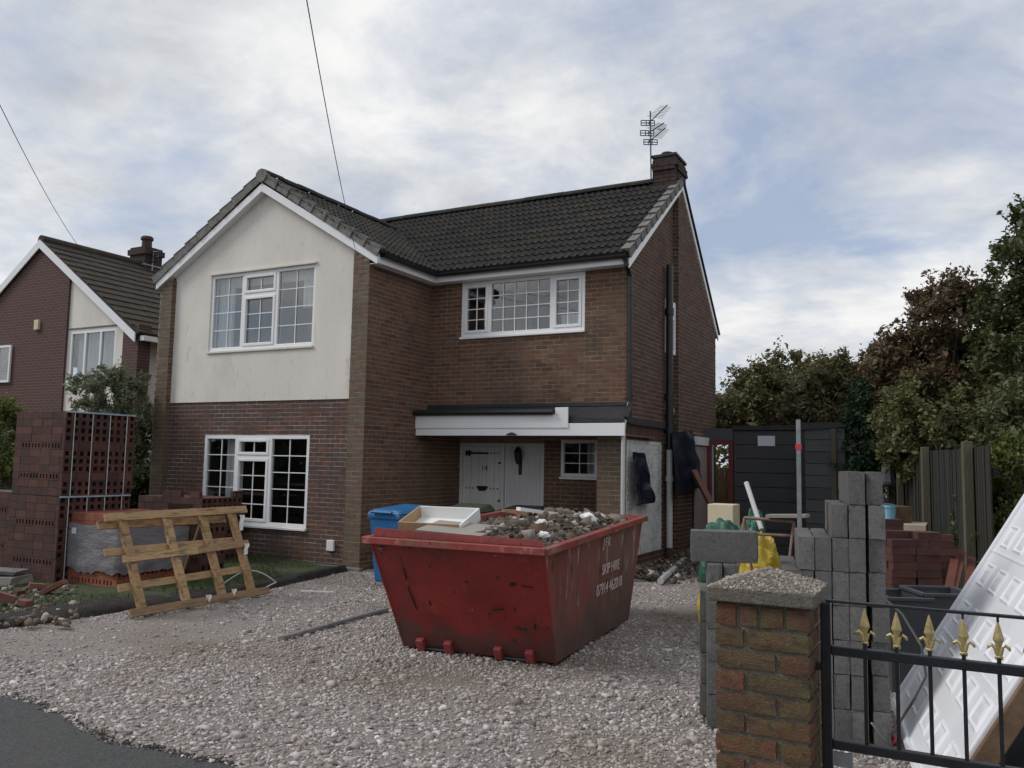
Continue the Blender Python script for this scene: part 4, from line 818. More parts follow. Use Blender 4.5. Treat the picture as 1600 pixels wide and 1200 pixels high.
# rim of folded channel
outs = [nf*(1, 1, 0), -ns*(1, 1, 0), -nf*(1, 1, 0), ns*(1, 1, 0)]
ccw = [(0, 1, nf), (1, 2, -ns), (2, 3, -nf), (3, 0, ns)]
for a, b, nn in ccw:
    nn = unit(V3(nn)*(1, 1, 0)); d = unit(top_[b]-top_[a]); o_ = nn*.024
    mb = MB(); mb.beam(top_[a]-d*.035+o_-Z*.03, top_[b]+d*.035+o_-Z*.03, .075, .06); mb.build('rim', M_skip_rim, skip, bevel=.006)
mb = MB(); mb.prism([R1-su*.02+sv*.04, R0+su*.01+sv*.04, R0+su*.03+sv*.05+Z*.052, R1-su*.02+sv*.05+Z*.075], sv*.012); mb.build('upstand', M_skip, skip)
for t in (.14, .33, .66, .86):    # tipping lugs low on the end
    c = bot[1]*(1-t)+bot[0]*t; c = c+(top_[1]-bot[1])*.055+nf*.03
    mb = MB(); mb.obox(c, (su, nf, unit(np.cross(su, nf))), (.075, .06, .115)); mb.build('lug', M_lug, skip, bevel=.01)
for ta, tb in ((.14, .33), (.66, .86)):
    a, b = bot[1]*(1-ta)+bot[0]*ta, bot[1]*(1-tb)+bot[0]*tb; mb = MB(); mb.tube([a+nf*.03+Z*.015, b+nf*.03+Z*.015], .018, 8); mb.build('tipping_bar', M_iron, skip)
for (ax_, ay_), (bx2, by2), wd in (((627, 868), (636, 905), .005), ((638, 915), (652, 951), .005), ((797, 912), (806, 912), .02), ((815, 914), (834, 917), .005), ((768, 952), (788, 950), .009), ((671, 938), (674, 945), .012), ((806, 980), (824, 983), .007), ((836, 974), (837, 982), .01)):
    P3 = []
    for qx, qy in ((ax_, ay_), (bx2, by2)):
        d = ray(qx, qy); P3.append(CAM+d*(((bot[0]-CAM)@nf)/(d@nf))+nf*.012)
    mb = MB(); mb.beam(P3[0], P3[1], wd, .012, nf); mb.build('gouge', mat('bare_black_steel', (.012, .01, .01), (.03, .022, .02), 20, .7), skip)
# lettering on the side plate
sd_u = unit(R3-R0)*(1, 1, 0); sd_u = unit(sd_u); upv = unit((R0-B0)-sd_u*((R0-B0)@sd_u)); ns2 = unit(np.cross(sd_u, upv)); ns2 = ns2 if ns2[0] > 0 else -ns2
def side_at(px_, py_):
    d = ray(px_, py_); return CAM+d*(((B0-CAM)@ns2)/(d@ns2))+ns2*.016
for s_, ppx, ppy, size in (('J F K', 946, 853, .13), ('SKIP HIRE', 952, 893, .15), ('07914 462018', 950, 923, .16)):
    text(s_, size, M_text, skip, side_at(ppx, ppy), sd_u, upv, ns2, 'lettering')
# rubble filling the skip
def rim_pt(a, b): return (top_[0]*(1-a)+top_[1]*a)*(1-b)+(top_[3]*(1-a)+top_[2]*a)*b
def heap(a, b):
    e = min(1., 5*min(a, 1-a, b, 1-b)); p = rim_pt(.04+.92*a, .03+.94*b)
    h = -.10+.18*e*max(0., 1-((a-.30)/.42)**2)*(1-.35*abs(b-.45)*2)+.03*noise.noise((p[0]*4, p[1]*4, 1.))*e
    return p+Z*h
mb = MB(); mb.grid(heap, 40, 60); mb.build('rubble_bed', M_rubble, skip, fixn=False)['kind'] = 'stuff'
n = 9000; ab = rng.random((n, 2)); ab[:, 0] = ab[:, 0]**1.15; Pp = np.array([heap(a, b) for a, b in ab]); ss = np.exp(rng.normal(math.log(.0135), .6, n))
v, f, r = chips(Pp+np.c_[np.zeros((n, 2)), ss*.4], ss, seed=21, flat=.8); npmesh('rubble', v, f, r, M_rubble, skip, 'stuff')
mb = MB()
for i in range(1500):
    a, b = rng.random(2); p = heap(a**1.1, b)+Z*.02; d = unit((rng.normal(), rng.normal(), rng.normal(0, .25))); mb.obox(p, (d, unit(np.cross(d, (0, 0, 1))), unit(np.cross(np.cross(d, (0, 0, 1)), d))), (rng.uniform(.05, .22), rng.uniform(.012, .05), rng.uniform(.004, .02)))
mb.build('splinters', M_rubble, skip, kind='stuff')
def on_heap(a, b, z=0.): return heap(a, b)+Z*z
# open white drawer carcass lying in the skip
def tray(name, c, yaw, tilt, w_, l_, h_, m_out, m_in, label, cat):
    th = thing(name, label, cat, c); Rm = Matrix.Rotation(yaw, 3, 'Z') @ Matrix.Rotation(tilt, 3, 'X'); A = [V3(Rm @ Vector(q)) for q in ((1, 0, 0), (0, 1, 0), (0, 0, 1))]; c = V3(c)
    mb = MB(); mb.obox(c+A[2]*.01, A, (w_, l_, .012)); mb.build('base_panel', m_in, th)
    for sx in (-1, 1): mb = MB(); mb.obox(c+A[0]*sx*(w_/2-.008)+A[2]*h_/2, A, (.016, l_, h_)); mb.build('side_panel', m_in if sx > 0 else m_out, th)
    for sy in (-1, 1): mb = MB(); mb.obox(c+A[1]*sy*(l_/2-.008)+A[2]*h_/2, A, (w_-.034, .016, h_)); mb.build('end_panel', m_in if sy > 0 else m_out, th)
    return th
tray('drawer', on_heap(.84, .22, .12), .12, .30, .66, .46, .13, M_chip, M_white_card, 'white open drawer with chipboard edges lying in the skip', 'drawer')
mb = MB(); p = on_heap(.63, .14, .12); mb.obox(p, (unit((-.95, -.1, .04)), unit((0, 1, .16)), unit(np.cross((-.95, -.1, .04), (0, 1, .16)))), (.66, .42, .02)); solo(mb, 'board', M_greyboard, 'flat grey board resting on the rubble in the skip', 'board', p)
a_, b_ = dep(810, 795, 8.5), dep(868, 803, 8.7); mb = MB(); mb.beam(a_, b_, .09, .035); solo(mb, 'plank', M_white_card, 'short white plank on top of the skip rubble', 'plank', a_)
a_, b_ = dep(785, 793, 8.8), dep(880, 806, 8.9); mb = MB(); mb.beam(a_-Z*.03, b_-Z*.03, .05, .03); solo(mb, 'batten', M_chip, 'brown batten lying under the white plank in the skip', 'batten', a_)
def crumple(c, rx, ry, rz, sd, nu=18, nv=10, amp=.35):
    mb = MB(); vs = []
    for j in range(nv+1):
        for i in range(nu):
            th_, ph = 2*math.pi*i/nu, math.pi*j/nv; d = V3((math.sin(ph)*math.cos(th_), math.sin(ph)*math.sin(th_), math.cos(ph)))
            k_ = 1+amp*noise.noise(tuple(d*1.7+sd))+amp*.5*noise.noise(tuple(d*4.1+sd)); vs.append(V3(c)+d*k_*(rx, ry, rz))
    mb.add(vs, [(j*nu+i, j*nu+(i+1) % nu, (j+1)*nu+(i+1) % nu, (j+1)*nu+i) for j in range(nv) for i in range(nu)]); return mb
for k, (px_, py_, t_, r_, lab) in enumerate(((846, 818, 8.0, .05, 'crumpled white plastic scrap in the middle of the skip rubble'), (850, 836, 7.6, .045, 'crumpled white plastic scrap near the corner of the skip rim'), (918, 810, 8.9, .075, 'pale plastic bag lying by the right rim of the skip'))):
    c = dep(px_, py_, t_); solo(crumple(c, r_*1.3, r_, r_*.8, k*3.1), 'plastic_scrap', M_white_card, lab, 'scrap', c, 'plastic scraps in the skip')

# ------------------------------------------------------------------ wheelie bins
def bin_(c, yaw, m, label, w_=.6, d_=.72, h_=1.02):
    th = thing('wheelie_bin', label, 'bin', c, 'wheelie bins by the front wall'); c = V3(c); A = [V3((math.cos(yaw), math.sin(yaw), 0)), V3((-math.sin(yaw), math.cos(yaw), 0)), Z]
    Q = lambda a, b, z: c+A[0]*a+A[1]*b+Z*z
    mb = MB(); k = .78; mb.hexa([Q(-w_/2*k, -d_/2*k, .06), Q(w_/2*k, -d_/2*k, .06), Q(w_/2*k, d_/2*k, .06), Q(-w_/2*k, d_/2*k, .06), Q(-w_/2, -d_/2, h_), Q(w_/2, -d_/2, h_), Q(w_/2, d_/2, h_), Q(-w_/2, d_/2, h_)]); mb.build('body', m, th, bevel=.03)
    mb = MB(); mb.obox(Q(0, 0, h_-.04), A, (w_+.03, d_+.03, .07)); mb.build('collar', m, th, bevel=.015)
    mb = MB(); e = .025; mb.hexa([Q(-w_/2-e, -d_/2-e, h_), Q(w_/2+e, -d_/2-e, h_), Q(w_/2+e, d_/2+e, h_), Q(-w_/2-e, d_/2+e, h_), Q(-w_/2+.05, -d_/2+.05, h_+.055), Q(w_/2-.05, -d_/2+.05, h_+.055), Q(w_/2-.05, d_/2-.05, h_+.11), Q(-w_/2+.05, d_/2-.05, h_+.11)]); ld = mb.build('lid', m, th, bevel=.02)
    mb = MB(); mb.tube([Q(-w_/2+.1, -d_/2-.045, h_+.02), Q(w_/2-.1, -d_/2-.045, h_+.02)], .02, 8); mb.build('lid_handle', m, ld)
    for s_ in (-1, 1): mb = MB(); q = Q(s_*w_*.42, d_/2*.8, .1); mb.tube([q-A[0]*.025, q+A[0]*.025], .1, 14); mb.build('wheel', M_black, th)
g1 = gnd(612, 918); bin_((g1[0]-.02, g1[1]+.22, 0.), -.15, M_blue, 'bright blue wheelie bin against the brick wing behind the skip')
bin_((g1[0]+.50, g1[1]+1.15, 0.), .1, M_green, 'dull green wheelie bin beside the blue bin')
bin_((g1[0]+.95, g1[1]+2.05, 0.), .05, M_black, 'black wheelie bin by the front door', h_=.98)

# ------------------------------------------------------------------ stacked bricks on the lawn
def holed(m, holes, Lb=.213, H=.1, T=.065, dp=.064):
    """brick standing on edge, bed face towards -y with square perforations"""
    xs = [-Lb/2]; 
    for a, b in holes: xs += [a, b]
    xs.append(Lb/2); hz = .031; zs = [-H/2, -hz, hz, H/2]; mb = MB(); y0, y1 = -T/2, T/2
    for i in range(len(xs)-1):
        for j in range(3):
            x0, x1, z0, z1 = xs[i], xs[i+1], zs[j], zs[j+1]
            if i % 2 == 1 and j == 1:
                q = [(x0, z0), (x1, z0), (x1, z1), (x0, z1)]
                for k in range(4): e, f_ = q[k], q[(k+1) % 4]; mb.add([(e[0], y0, e[1]), (f_[0], y0, f_[1]), (f_[0], y0+dp, f_[1]), (e[0], y0+dp, e[1])], [(0, 3, 2, 1)])
            else: mb.add([(x0, y0, z0), (x1, y0, z0), (x1, y0, z1), (x0, y0, z1)], [(0, 1, 2, 3)])
    mb.add([(-Lb/2, y0, -H/2), (Lb/2, y0, -H/2), (Lb/2, y1, -H/2), (-Lb/2, y1, -H/2), (-Lb/2, y0, H/2), (Lb/2, y0, H/2), (Lb/2, y1, H/2), (-Lb/2, y1, H/2)], [(4, 5, 6, 7), (1, 2, 6, 5), (3, 0, 4, 7), (0, 3, 2, 1)])
    me = bpy.data.meshes.new('perforated_brick_shape'); me.from_pydata(mb.v, [], mb.f); me.materials.append(m); me.update(); return me
sq2 = [(-.085, -.023), (.023, .085)]; sl3 = [(-.084, -.05), (-.017, .017), (.05, .084)]
H2, H3, SOL = holed(M_b_pack, sq2), holed(M_b_pack, sl3), unit_brick(M_b_pack)
HO2, SOLO = holed(M_b_orange, sl3), unit_brick(M_b_orange)
def pack(label, cx, cy, z0, nx, ny, rows, swap, me_r=H2, me_l=H3, me_s=SOL, ragged=0, straps=True, name='brick_pack', yaw=0.):
    """cx,cy: corner facing the camera (+X,-Y); rows on edge; swap: rows whose perforated faces turn to -Y"""
    th = thing(name, label, 'brick pack', (cx, cy, z0), 'brick packs on the lawn'); s_, H = .217, .1035
    wx, wy = nx*s_, ny*s_
    mb = MB(); mb.box((cx-wx+.01, cy+.30, z0), (cx-.30, cy+wy-.01, z0+rows*H-.02-ragged*H)); mb.box((cx-wx+.012, cy+.068, z0+(rows-ragged)*H-.07), (cx-.068, cy+wy-.012, z0+(rows-ragged)*H-.004)); mb.build('core', M_b_pack if me_s is SOL else M_b_orange, th)
    for k in range(rows):
        z = z0+k*H+H/2
        for i in range(ny):
            if ragged and k >= rows-ragged and random.random() < .45: continue
            c = (cx-.0335+random.uniform(-.003, .003), cy+(i+.5)*s_+random.uniform(-.002, .002), z)
            if k in swap: piece('brick', me_s, th, c, (Y, -X, Z), (.212, .064, .1))
            else: piece('brick', me_r, th, c, (Y, -X, Z))
        for i in range(nx):
            if ragged and k >= rows-ragged and random.random() < .45: continue
            c = (cx-.067-(i+.5)*s_+.0, cy+.0335+random.uniform(-.003, .003), z)
            if i == nx-1: c = (c[0]+.034, c[1], c[2]); sx = .145
            else: sx = .212
            if k in swap and sx > .2: piece('brick', me_l, th, c, (X, Y, Z))
            else: piece('brick', me_s, th, c, (X, Y, Z), (sx, .064, .1))
    if straps:
        for i in range(4):
            y = cy+wy*(.12+.25*i); mb = MB(); mb.box((cx+.003, y-.006, z0), (cx+.006, y+.006, z0+rows*H+.004)); mb.box((cx-wx, y-.008, z0+rows*H+.001), (cx+.0058, y+.008, z0+rows*H+.004)); mb.build('strap', M_strap, th)
        mb = MB(); mb.box((cx+.007, cy-.01, z0+rows*H-.018), (cx+.012, cy+wy, z0+rows*H+.004)); mb.build('strap', M_strap_b, th)
    return th
zl = .06
c1_ = gnd(84, 912, zl)
pack('lower pack of dark red perforated bricks in the tall strapped stack', c1_[0], c1_[1], zl, 5, 5, 11, (2, 7))
pack('upper pack of dark red perforated bricks in the tall strapped stack', c1_[0]+.01, c1_[1]+.005, zl+11*.1035+.006, 5, 5, 11, (2, 6))
c3_ = gnd(8, 893, zl); pack('strapped pack of dark bricks cut off by the left edge', c3_[0], c3_[1], zl, 4, 4, 11, (3, 8))
# opened pack behind the timber frame
pack('half used stack of dark bricks behind the leaning timber frame', -.90, -2.38, zl, 5, 2, 10, (2, 5), ragged=1, straps=False)
pack('low dark brick stack against the gable front by the window', -2.35, -1.1, zl, 7, 4, 11, (1, 5), ragged=1, straps=False)
# pack wrapped in torn film
cw_ = V3((-1.16, -3.50, zl)); wt = pack('orange red brick pack wrapped in torn dusty stretch film', cw_[0], cw_[1], zl, 5, 5, 9, (0, 5), HO2, HO2, SOLO, straps=False)
wx = 5*.217; zt = zl+.78
def film(s_, t_):
    per = s_*2*wx; pts = [(cw_[0]-wx-.012, cw_[1]-.014), (cw_[0]+.014, cw_[1]-.014), (cw_[0]+.014, cw_[1]+wx+.01)]
    if per < wx: q = V3((*pts[0], 0))+X*per*(pts[1][0]-pts[0][0])/wx
    else: q = V3((*pts[1], 0))+Y*(per-wx)*(pts[2][1]-pts[1][1])/wx
    nn = -Y if per < wx else X
    zb_ = zl+.17+.07*noise.noise((s_*7, 1., 0))+.045*noise.noise((s_*23, 1., 3)); ztp = zt+.03*noise.noise((s_*6, 5., 0))-.10*max(0, s_-.5)
    z = zb_+(ztp-zb_)*t_; return q+nn*(.010+.016*(.5+noise.noise((s_*9, t_*3.5, 2.)))+.006*noise.noise((s_*40, t_*9, 2.)))+Z*z
mb = MB(); mb.grid(film, 90, 22); fl = mb.build('film', M_film, wt, smooth=True, fixn=False); fl['label'] = 'torn grey stretch film'
mb = MB(); q_ = onY(117, 829, cw_[1]-.03); mb.box((q_[0]-.045, cw_[1]-.045, q_[2]-.04), (q_[0]+.045, cw_[1]-.04, q_[2]+.04)); mb.build('label_sticker', M_paper, wt)

# ------------------------------------------------------------------ leaning timber frame
tb0, tb1 = gnd(208, 970), gnd(420, 932); fx = .53
fr_ = thing('pallet', 'pale pine pallet frame leaning on the brick stacks at the edge of the gravel', 'pallet', (fx, (tb0[1]+tb1[1])/2, 0))
e1 = Y; e2 = unit((-.43, 0, 1.06)); e3 = np.cross(e1, e2); e3 = e3 if e3[0] > 0 else -e3
FO = V3((fx, tb0[1], .035)); FL = tb1[1]-tb0[1]; FH = 1.15
def fb(a0, b0, a1, b1, w_, th_, off, name):
    p, q = FO+e1*a0+e2*b0+e3*off, FO+e1*a1+e2*b1+e3*off; d = unit(q-p); mb = MB(); mb.obox((p+q)/2, (d, np.cross(e3, d), e3), (np.linalg.norm(q-p), w_, th_)); mb.build(name, M_pine, fr_, bevel=.004)
for a in (.18, .78, 1.32, 1.80): fb(a, .0, a-.03, FH-.02, .075, .08, 0, 'bearer')
fb(-.02, .02, FL+.03, .02, .09, .035, .058, 'rail'); fb(-.10, FH-.05, FL-.02, FH-.04, .095, .035, .058, 'rail'); fb(.02, .62, 1.05, .63, .085, .03, .055, 'rail'); fb(1.05, .63, FL-.12, .66, .085, .03, .055, 'rail')
fb(-.12, FH-.10, FL-.3, FH-.12, .09, .03, -.056, 'slat'); fb(-.10, .74, FL-.1, .74, .085, .03, -.056, 'slat'); fb(-.02, .33, FL-.08, .36, .085, .03, -.056, 'slat')
mb = MB(); mb.beam(FO+e1*1.30+e2*1.0-e3*.06, (-.32, FO[1]+1.34, .06), .03, .03); mb.build('prop', M_wood_dark, fr_)
for a, b, l_ in ((1.02, .03, .16), (1.42, .05, .11), (1.84, .98, .2), (1.8, .60, .14)):
    p = FO+e1*a+e2*b+e3*.08; mb = MB(); mb.grid(lambda s_, t_: p+e1*(.075*(s_-.5)+.01*math.sin(t_*9))-Z*(t_*l_-.05)+e3*(.012*math.sin(s_*7+t_*4)), 6, 6); mb.build('film_scrap', M_white_card, fr_, fixn=False)
# loose strapping on the soil
p = gnd(350, 915, .1); mb = MB(); pts = [p+V3((a*.5, a*.42, .03+.16*math.sin(min(a, 1)*3.1))) for a in np.linspace(0, 1, 12)]+[p+V3((.62, .12, .02))]; mb.tube(pts, .008, 6); solo(mb, 'strapping', M_strap, 'loop of pale plastic strapping lying behind the timber frame', 'strapping', p)
for px_, py_, qx, qy, lab in ((500, 923, 552, 925, 'short white stick on the gravel near the lawn'),):
    a_, b_ = gnd(px_-30, py_, .035), gnd(qx-30, qy, .035); mb = MB(); mb.beam(a_, b_, .025, .012); solo(mb, 'stick', M_white_card, lab, 'stick', a_)
a_, b_ = gnd(440, 997, .03), gnd(604, 952, .03); mb = MB(); mb.beam(a_, b_, .05, .035); solo(mb, 'metal_bar', M_galv, 'long grey metal bar lying on the gravel left of the skip', 'bar', a_)

# ------------------------------------------------------------------ heap of broken slabs and bricks at the left edge
def shard(name, px_, py_, t_, dims, yaw, tilt, m, lab, cat, group=None):
    g_ = gnd(px_, py_, zl) if t_ is None else dep(px_, py_, t_); R_ = Matrix.Rotation(yaw, 3, 'Z') @ Matrix.Rotation(tilt, 3, 'Y'); A = [V3(R_ @ Vector(q)) for q in ((1, 0, 0), (0, 1, 0), (0, 0, 1))]
    hh = abs(A[0][2])*dims[0]/2+abs(A[1][2])*dims[1]/2+abs(A[2][2])*dims[2]/2
    mb = MB(); c = g_+Z*hh; d = [V3(A[i])*dims[i]/2 for i in range(3)]; j = lambda: 1+rng.uniform(-.14, .08)
    mb.hexa([c+sx*d[0]*j()+sy*d[1]*j()+sz*d[2] for sz in (-1, 1) for sx, sy in ((-1, -1), (1, -1), (1, 1), (-1, 1))]); return solo(mb, name, m, lab, cat, g_, group, bevel=.006)
shard('paving_slab', 12, 912, None, (.45, .42, .11), .3, 0, M_greyboard, 'thick grey slab lying under the dark one at the left edge', 'slab')
s_ = shard('paving_slab', 8, 912, None, (.42, .36, .05), .5, .05, M_verge, 'dark weathered slab on top of the thick grey slab', 'slab'); s_.location.z += .125
M_bb = mat('brick_old_red', (.17, .07, .05), (.22, .10, .075), 8, .92, .3)
shard('broken_brick', 8, 946, None, (.19, .11, .10), .9, .35, M_bb, 'broken red brick standing at the extreme left edge', 'brick', 'broken bricks')
shard('broken_brick', 84, 930, None, (.30, .16, .06), .5, -.5, M_bb, 'long red brick shard tilted up beside the wrapped pack', 'brick', 'broken bricks')
shard('broken_brick', 57, 922, None, (.2, .13, .07), 1.1, .15, M_bb, 'reddish brick piece behind the tilted shard', 'brick', 'broken bricks')
shard('broken_brick', 38, 948, None, (.14, .1, .07), .2, .12, M_bb, 'small red brick half lying lowest in the heap', 'brick', 'broken bricks')
shard('broken_brick', 30, 930, None, (.22, .1, .065), -.3, .05, M_b_pack, 'dark brick lying flat below the thick grey slab', 'brick', 'broken bricks')
n = 320; hp = np.array([gnd(rng.uniform(-30, 120), rng.uniform(916, 975), .07) for _ in range(n)]); hs = np.exp(rng.normal(math.log(.024), .45, n)); v, f, r = chips(hp, hs, seed=31, flat=.8); npmesh('rubble', v, f, r, M_rubble, None, 'stuff')['label'] = 'broken rubble along the left soil bank'

# ------------------------------------------------------------------ concrete blocks
BLK = {}
def block_mesh(dims):
    k_ = (tuple(round(x, 3) for x in dims), random.randrange(3))
    if k_ not in BLK:
        bm = bmesh.new(); bmesh.ops.create_cube(bm, size=1); bmesh.ops.scale(bm, vec=dims, verts=bm.verts); bmesh.ops.subdivide_edges(bm, edges=bm.edges[:], cuts=3, use_grid_fill=True)
        for vv in bm.verts:
            e = sum(abs(abs(vv.co[q])-dims[q]/2) < 1e-5 for q in range(3)); nn = noise.noise_vector(vv.co*17+Vector((k_[1]*9.1, 0, 0)))
            vv.co += nn*.0022
            if e >= 2: vv.co *= 1-.012*(1+nn.x) if noise.noise(vv.co*9+Vector((k_[1]*5., 3, 0))) < .12 else 1-.045*abs(nn.y)-.02
        me = bpy.data.meshes.new('concrete_block_shape'); bm.to_mesh(me); bm.free(); me.materials.append(M_block); BLK[k_] = me
    return BLK[k_]
bx_, by_ = CR*(1, 1, 0), CF*(1, 1, 0); bx_, by_ = unit(bx_), unit(by_)
def rotz(v_, a): c_, s_ = math.cos(a), math.sin(a); return V3((v_[0]*c_-v_[1]*s_, v_[0]*s_+v_[1]*c_, v_[2]))
sx_, sy_ = rotz(bx_, -.30), rotz(by_, -.30); lx_, ly_ = rotz(bx_, -.20), rotz(by_, -.20)
NUM = ['first', 'second', 'third', 'fourth', 'fifth', 'sixth', 'seventh', 'eighth', 'ninth']
def cblock(c, ax, dims, lab, group='grey concrete blocks'):
    c = V3(c); mb = MB(); mb.obox(c, ax, dims); base = c-Z*(abs(ax[0][2])*dims[0]+abs(ax[1][2])*dims[1]+abs(ax[2][2])*dims[2])/2
    o = link('concrete_block', block_mesh(dims)); t_ = rng.normal(0, .012); a0 = V3(ax[0])*math.cos(t_)+V3(ax[1])*math.sin(t_); a = [a0, np.cross(Z, a0), Z]
    o.matrix_local = Matrix([[a[0][k], a[1][k], a[2][k], c[k]] for k in range(3)]+[[0, 0, 0, 1]]); tag(o, lab, 'block', group); return o
T0 = 5.45; S0 = dep(1223.5, 1155, T0)  # left front foot of the stack
cols = [5, 6, 6, 7, 8]; cwid = .1045
colname = ['leftmost', 'second', 'third', 'fourth', 'fifth and tallest']
for ci, nrow in enumerate(cols):
    for k in range(nrow):
        for dpt in range(2):
            if dpt == 1 and k < nrow-1 and ci not in (0,): continue
            c = V3((S0[0], S0[1], 0))+sx_*((ci+.5)*cwid+rng.normal(0, .001))+sy_*(.22+dpt*.445+rng.normal(0, .004))+Z*(.018+.2155*(k+.5))
            cblock(c, (sx_, sy_, Z), (.0995, .44, .2145), f'{"rear " if dpt else ""}concrete block in {colname[ci]} column of the tall stack, {NUM[nrow-1-k]} from top')
tops = []
for k in range(8):
    sh_ = .012 if k >= 4 else .022
    c = V3((S0[0], S0[1], 0))+sx_*(5.5*cwid+sh_)+sy_*(.22+.02*(k % 3))+Z*(.018+.2155*(k+.5))
    cblock(c, (sx_, sy_, Z), (.0995, .44, .2145), f'concrete block in rightmost column of the tall stack, {NUM[7-k]} from top')
# pallet boards under the stack
mb = MB(); q = V3((S0[0], S0[1], 0)); mb.obox(q+sx_*.34+sy_*.45+Z*.006, (sx_, sy_, Z), (.72, .92, .014)); solo(mb, 'base_board', M_wood_dark, 'thin wooden board under the tall concrete block stack', 'board', q)
# low blocks left of the pier
S1 = gnd(1106, 1121)
for k in range(4): cblock(V3((S1[0], S1[1], 0))+ly_*.22+Z*(.012+.2155*(k+.5)), (lx_, ly_, Z), (.1, .44, .2145), f'concrete block in the column beside the gate pier, {NUM[3-k]} from top')
for i in range(2):
    for k in range(5):
        q = dep(1117+24.5*i, 889, 5.75); cblock(V3((q[0], q[1], 0))+ly_*.22+Z*(.012+.2155*(k+.5)), (lx_, ly_, Z), (.1, .44, .2145), f'concrete block in the {"left" if i == 0 else "right"} column of the pair behind the pier, {NUM[4-k]} from top')
q = dep(1131, 872, 5.62+.42)
c5_ = V3((q[0], q[1], 0)); zt5 = .012+.2155*5+.002; 
tz = dep(1131, 822, 5.95)
for i, (off, lab) in enumerate(((0., 'front long concrete block laid across the low pillars'), (.106, 'rear long concrete block laid across the low pillars'))):
    cblock(V3((tz[0], tz[1], 0))+ly_*(off-.02)+lx_*.0+Z*(zt5+.1075), (lx_, ly_, Z), (.46, .1, .2145), lab)
q = dep(1199, 890, 5.6); hz_ = q[2]
for k in range(4): cblock(V3((q[0], q[1], 0))+ly_*.2+Z*(.012+.2155*(k+.5)), (lx_, ly_, Z), (.205, .44, .2145), f'wide concrete block pile right of the pier cap, {NUM[4-k]} from top')
cblock(V3((q[0], q[1], 0))+ly_*.2+Z*(.012+.2155*4+.0515), (lx_, ly_, Z), (.215, .44, .1), 'concrete block lying flat, first from top of the wide pile')

# ------------------------------------------------------------------ gate pier
PYY = -7.70; px0, px1 = 7.655, 7.985; pier = thing('gate_pier', 'weathered brick gate pier with pebbledash cap in the foreground', 'gate pier', (7.82, PYY+.165, 0)); pd = .33; ptop = 1.262
mb = MB(); mb.box((px0+.012, PYY+.012, -.05), (px1-.012, PYY+pd-.012, ptop-.004)); mb.build('mortar_core', mat('mortar_mossy', (.14, .13, .095), (.25, .235, .19), 30, .98, .8, 80), pier)
PB_ = []
for v_ in range(5):
    bm = bmesh.new(); bmesh.ops.create_cube(bm, size=1); bmesh.ops.subdivide_edges(bm, edges=bm.edges[:], cuts=2, use_grid_fill=True)
    for vv in bm.verts:
        e = sum(abs(abs(x)-.5) < 1e-4 for x in vv.co); s_ = .0
        nn = noise.noise_vector(vv.co*2.3+Vector((v_*7.1, 0, 0)))
        vv.co += Vector((nn.x*.035, nn.y*.035, nn.z*.09))-(vv.co*(.05 if e >= 2 else 0))
    me = bpy.data.meshes.new('worn_brick_shape'); bm.to_mesh(me); bm.free(); me.materials.append(M_b_pier); PB_.append(me)
k = 0; z = ptop-.0
# course heights measured downwards from the cap
crs = [('h4', .088)]+[('hs' if i % 2 == 0 else 'sh', .0755) for i in range(17)]
for typ, hh in crs:
    zc = z-hh/2; bh = hh-.013; z -= hh
    if zc < 0: break
    segs = {'h4': [(0, .075), (.088, .062), (.162, .08), (.254, .076)], 'hs': [(0, .102), (.114, .216)], 'sh': [(0, .216), (.228, .102)]}[typ]
    for a, wd in segs:
        piece('brick', PB_[k % 5], pier, (px0+a+wd/2, PYY+.05, zc), (X, Y, Z), (wd*1.03, .104, bh*1.02)); k += 1
    for s2x, Xs in ((1, px1), (-1, px0)):
        for a, wd in ((.105, .108), (.222, .106)): piece('brick', PB_[k % 5], pier, (Xs-s2x*.052, PYY+a+wd/2, zc), (Y, X, Z), (wd, .1, bh)); k += 1
mb = MB(); o_ = .022; ca = [(px0-o_, PYY-o_), (px1+o_, PYY-o_), (px1+o_, PYY+pd+o_), (px0-o_, PYY+pd+o_)]; ap = V3(((px0+px1)/2, PYY+pd/2, ptop+.118))
vs = [(x, y, ptop+.002) for x, y in ca]+[(x, y, ptop+.052) for x, y in ca]+[ap]
mb.add(vs, [(0, 3, 2, 1), (0, 1, 5, 4), (1, 2, 6, 5), (2, 3, 7, 6), (3, 0, 4, 7), (4, 5, 8), (5, 6, 8), (6, 7, 8), (7, 4, 8)]); cap = mb.build('cap', M_capstone, pier, bevel=.006)
n = 2600; uv = rng.random((n, 2)); bp = []
for a, b in uv:
    x = px0-o_+a*(pd+2*o_); y = PYY-o_+b*(pd+2*o_); m_ = max(abs(a-.5), abs(b-.5))*2; bp.append((x, y, ptop+.052+(1-m_)*.066))
ss = np.exp(rng.normal(math.log(.0042), .35, n)); v, f, r = rocks(np.array(bp), ss, seed=41); npmesh('pebbles', v, f, r, M_pebble, cap, 'stuff')

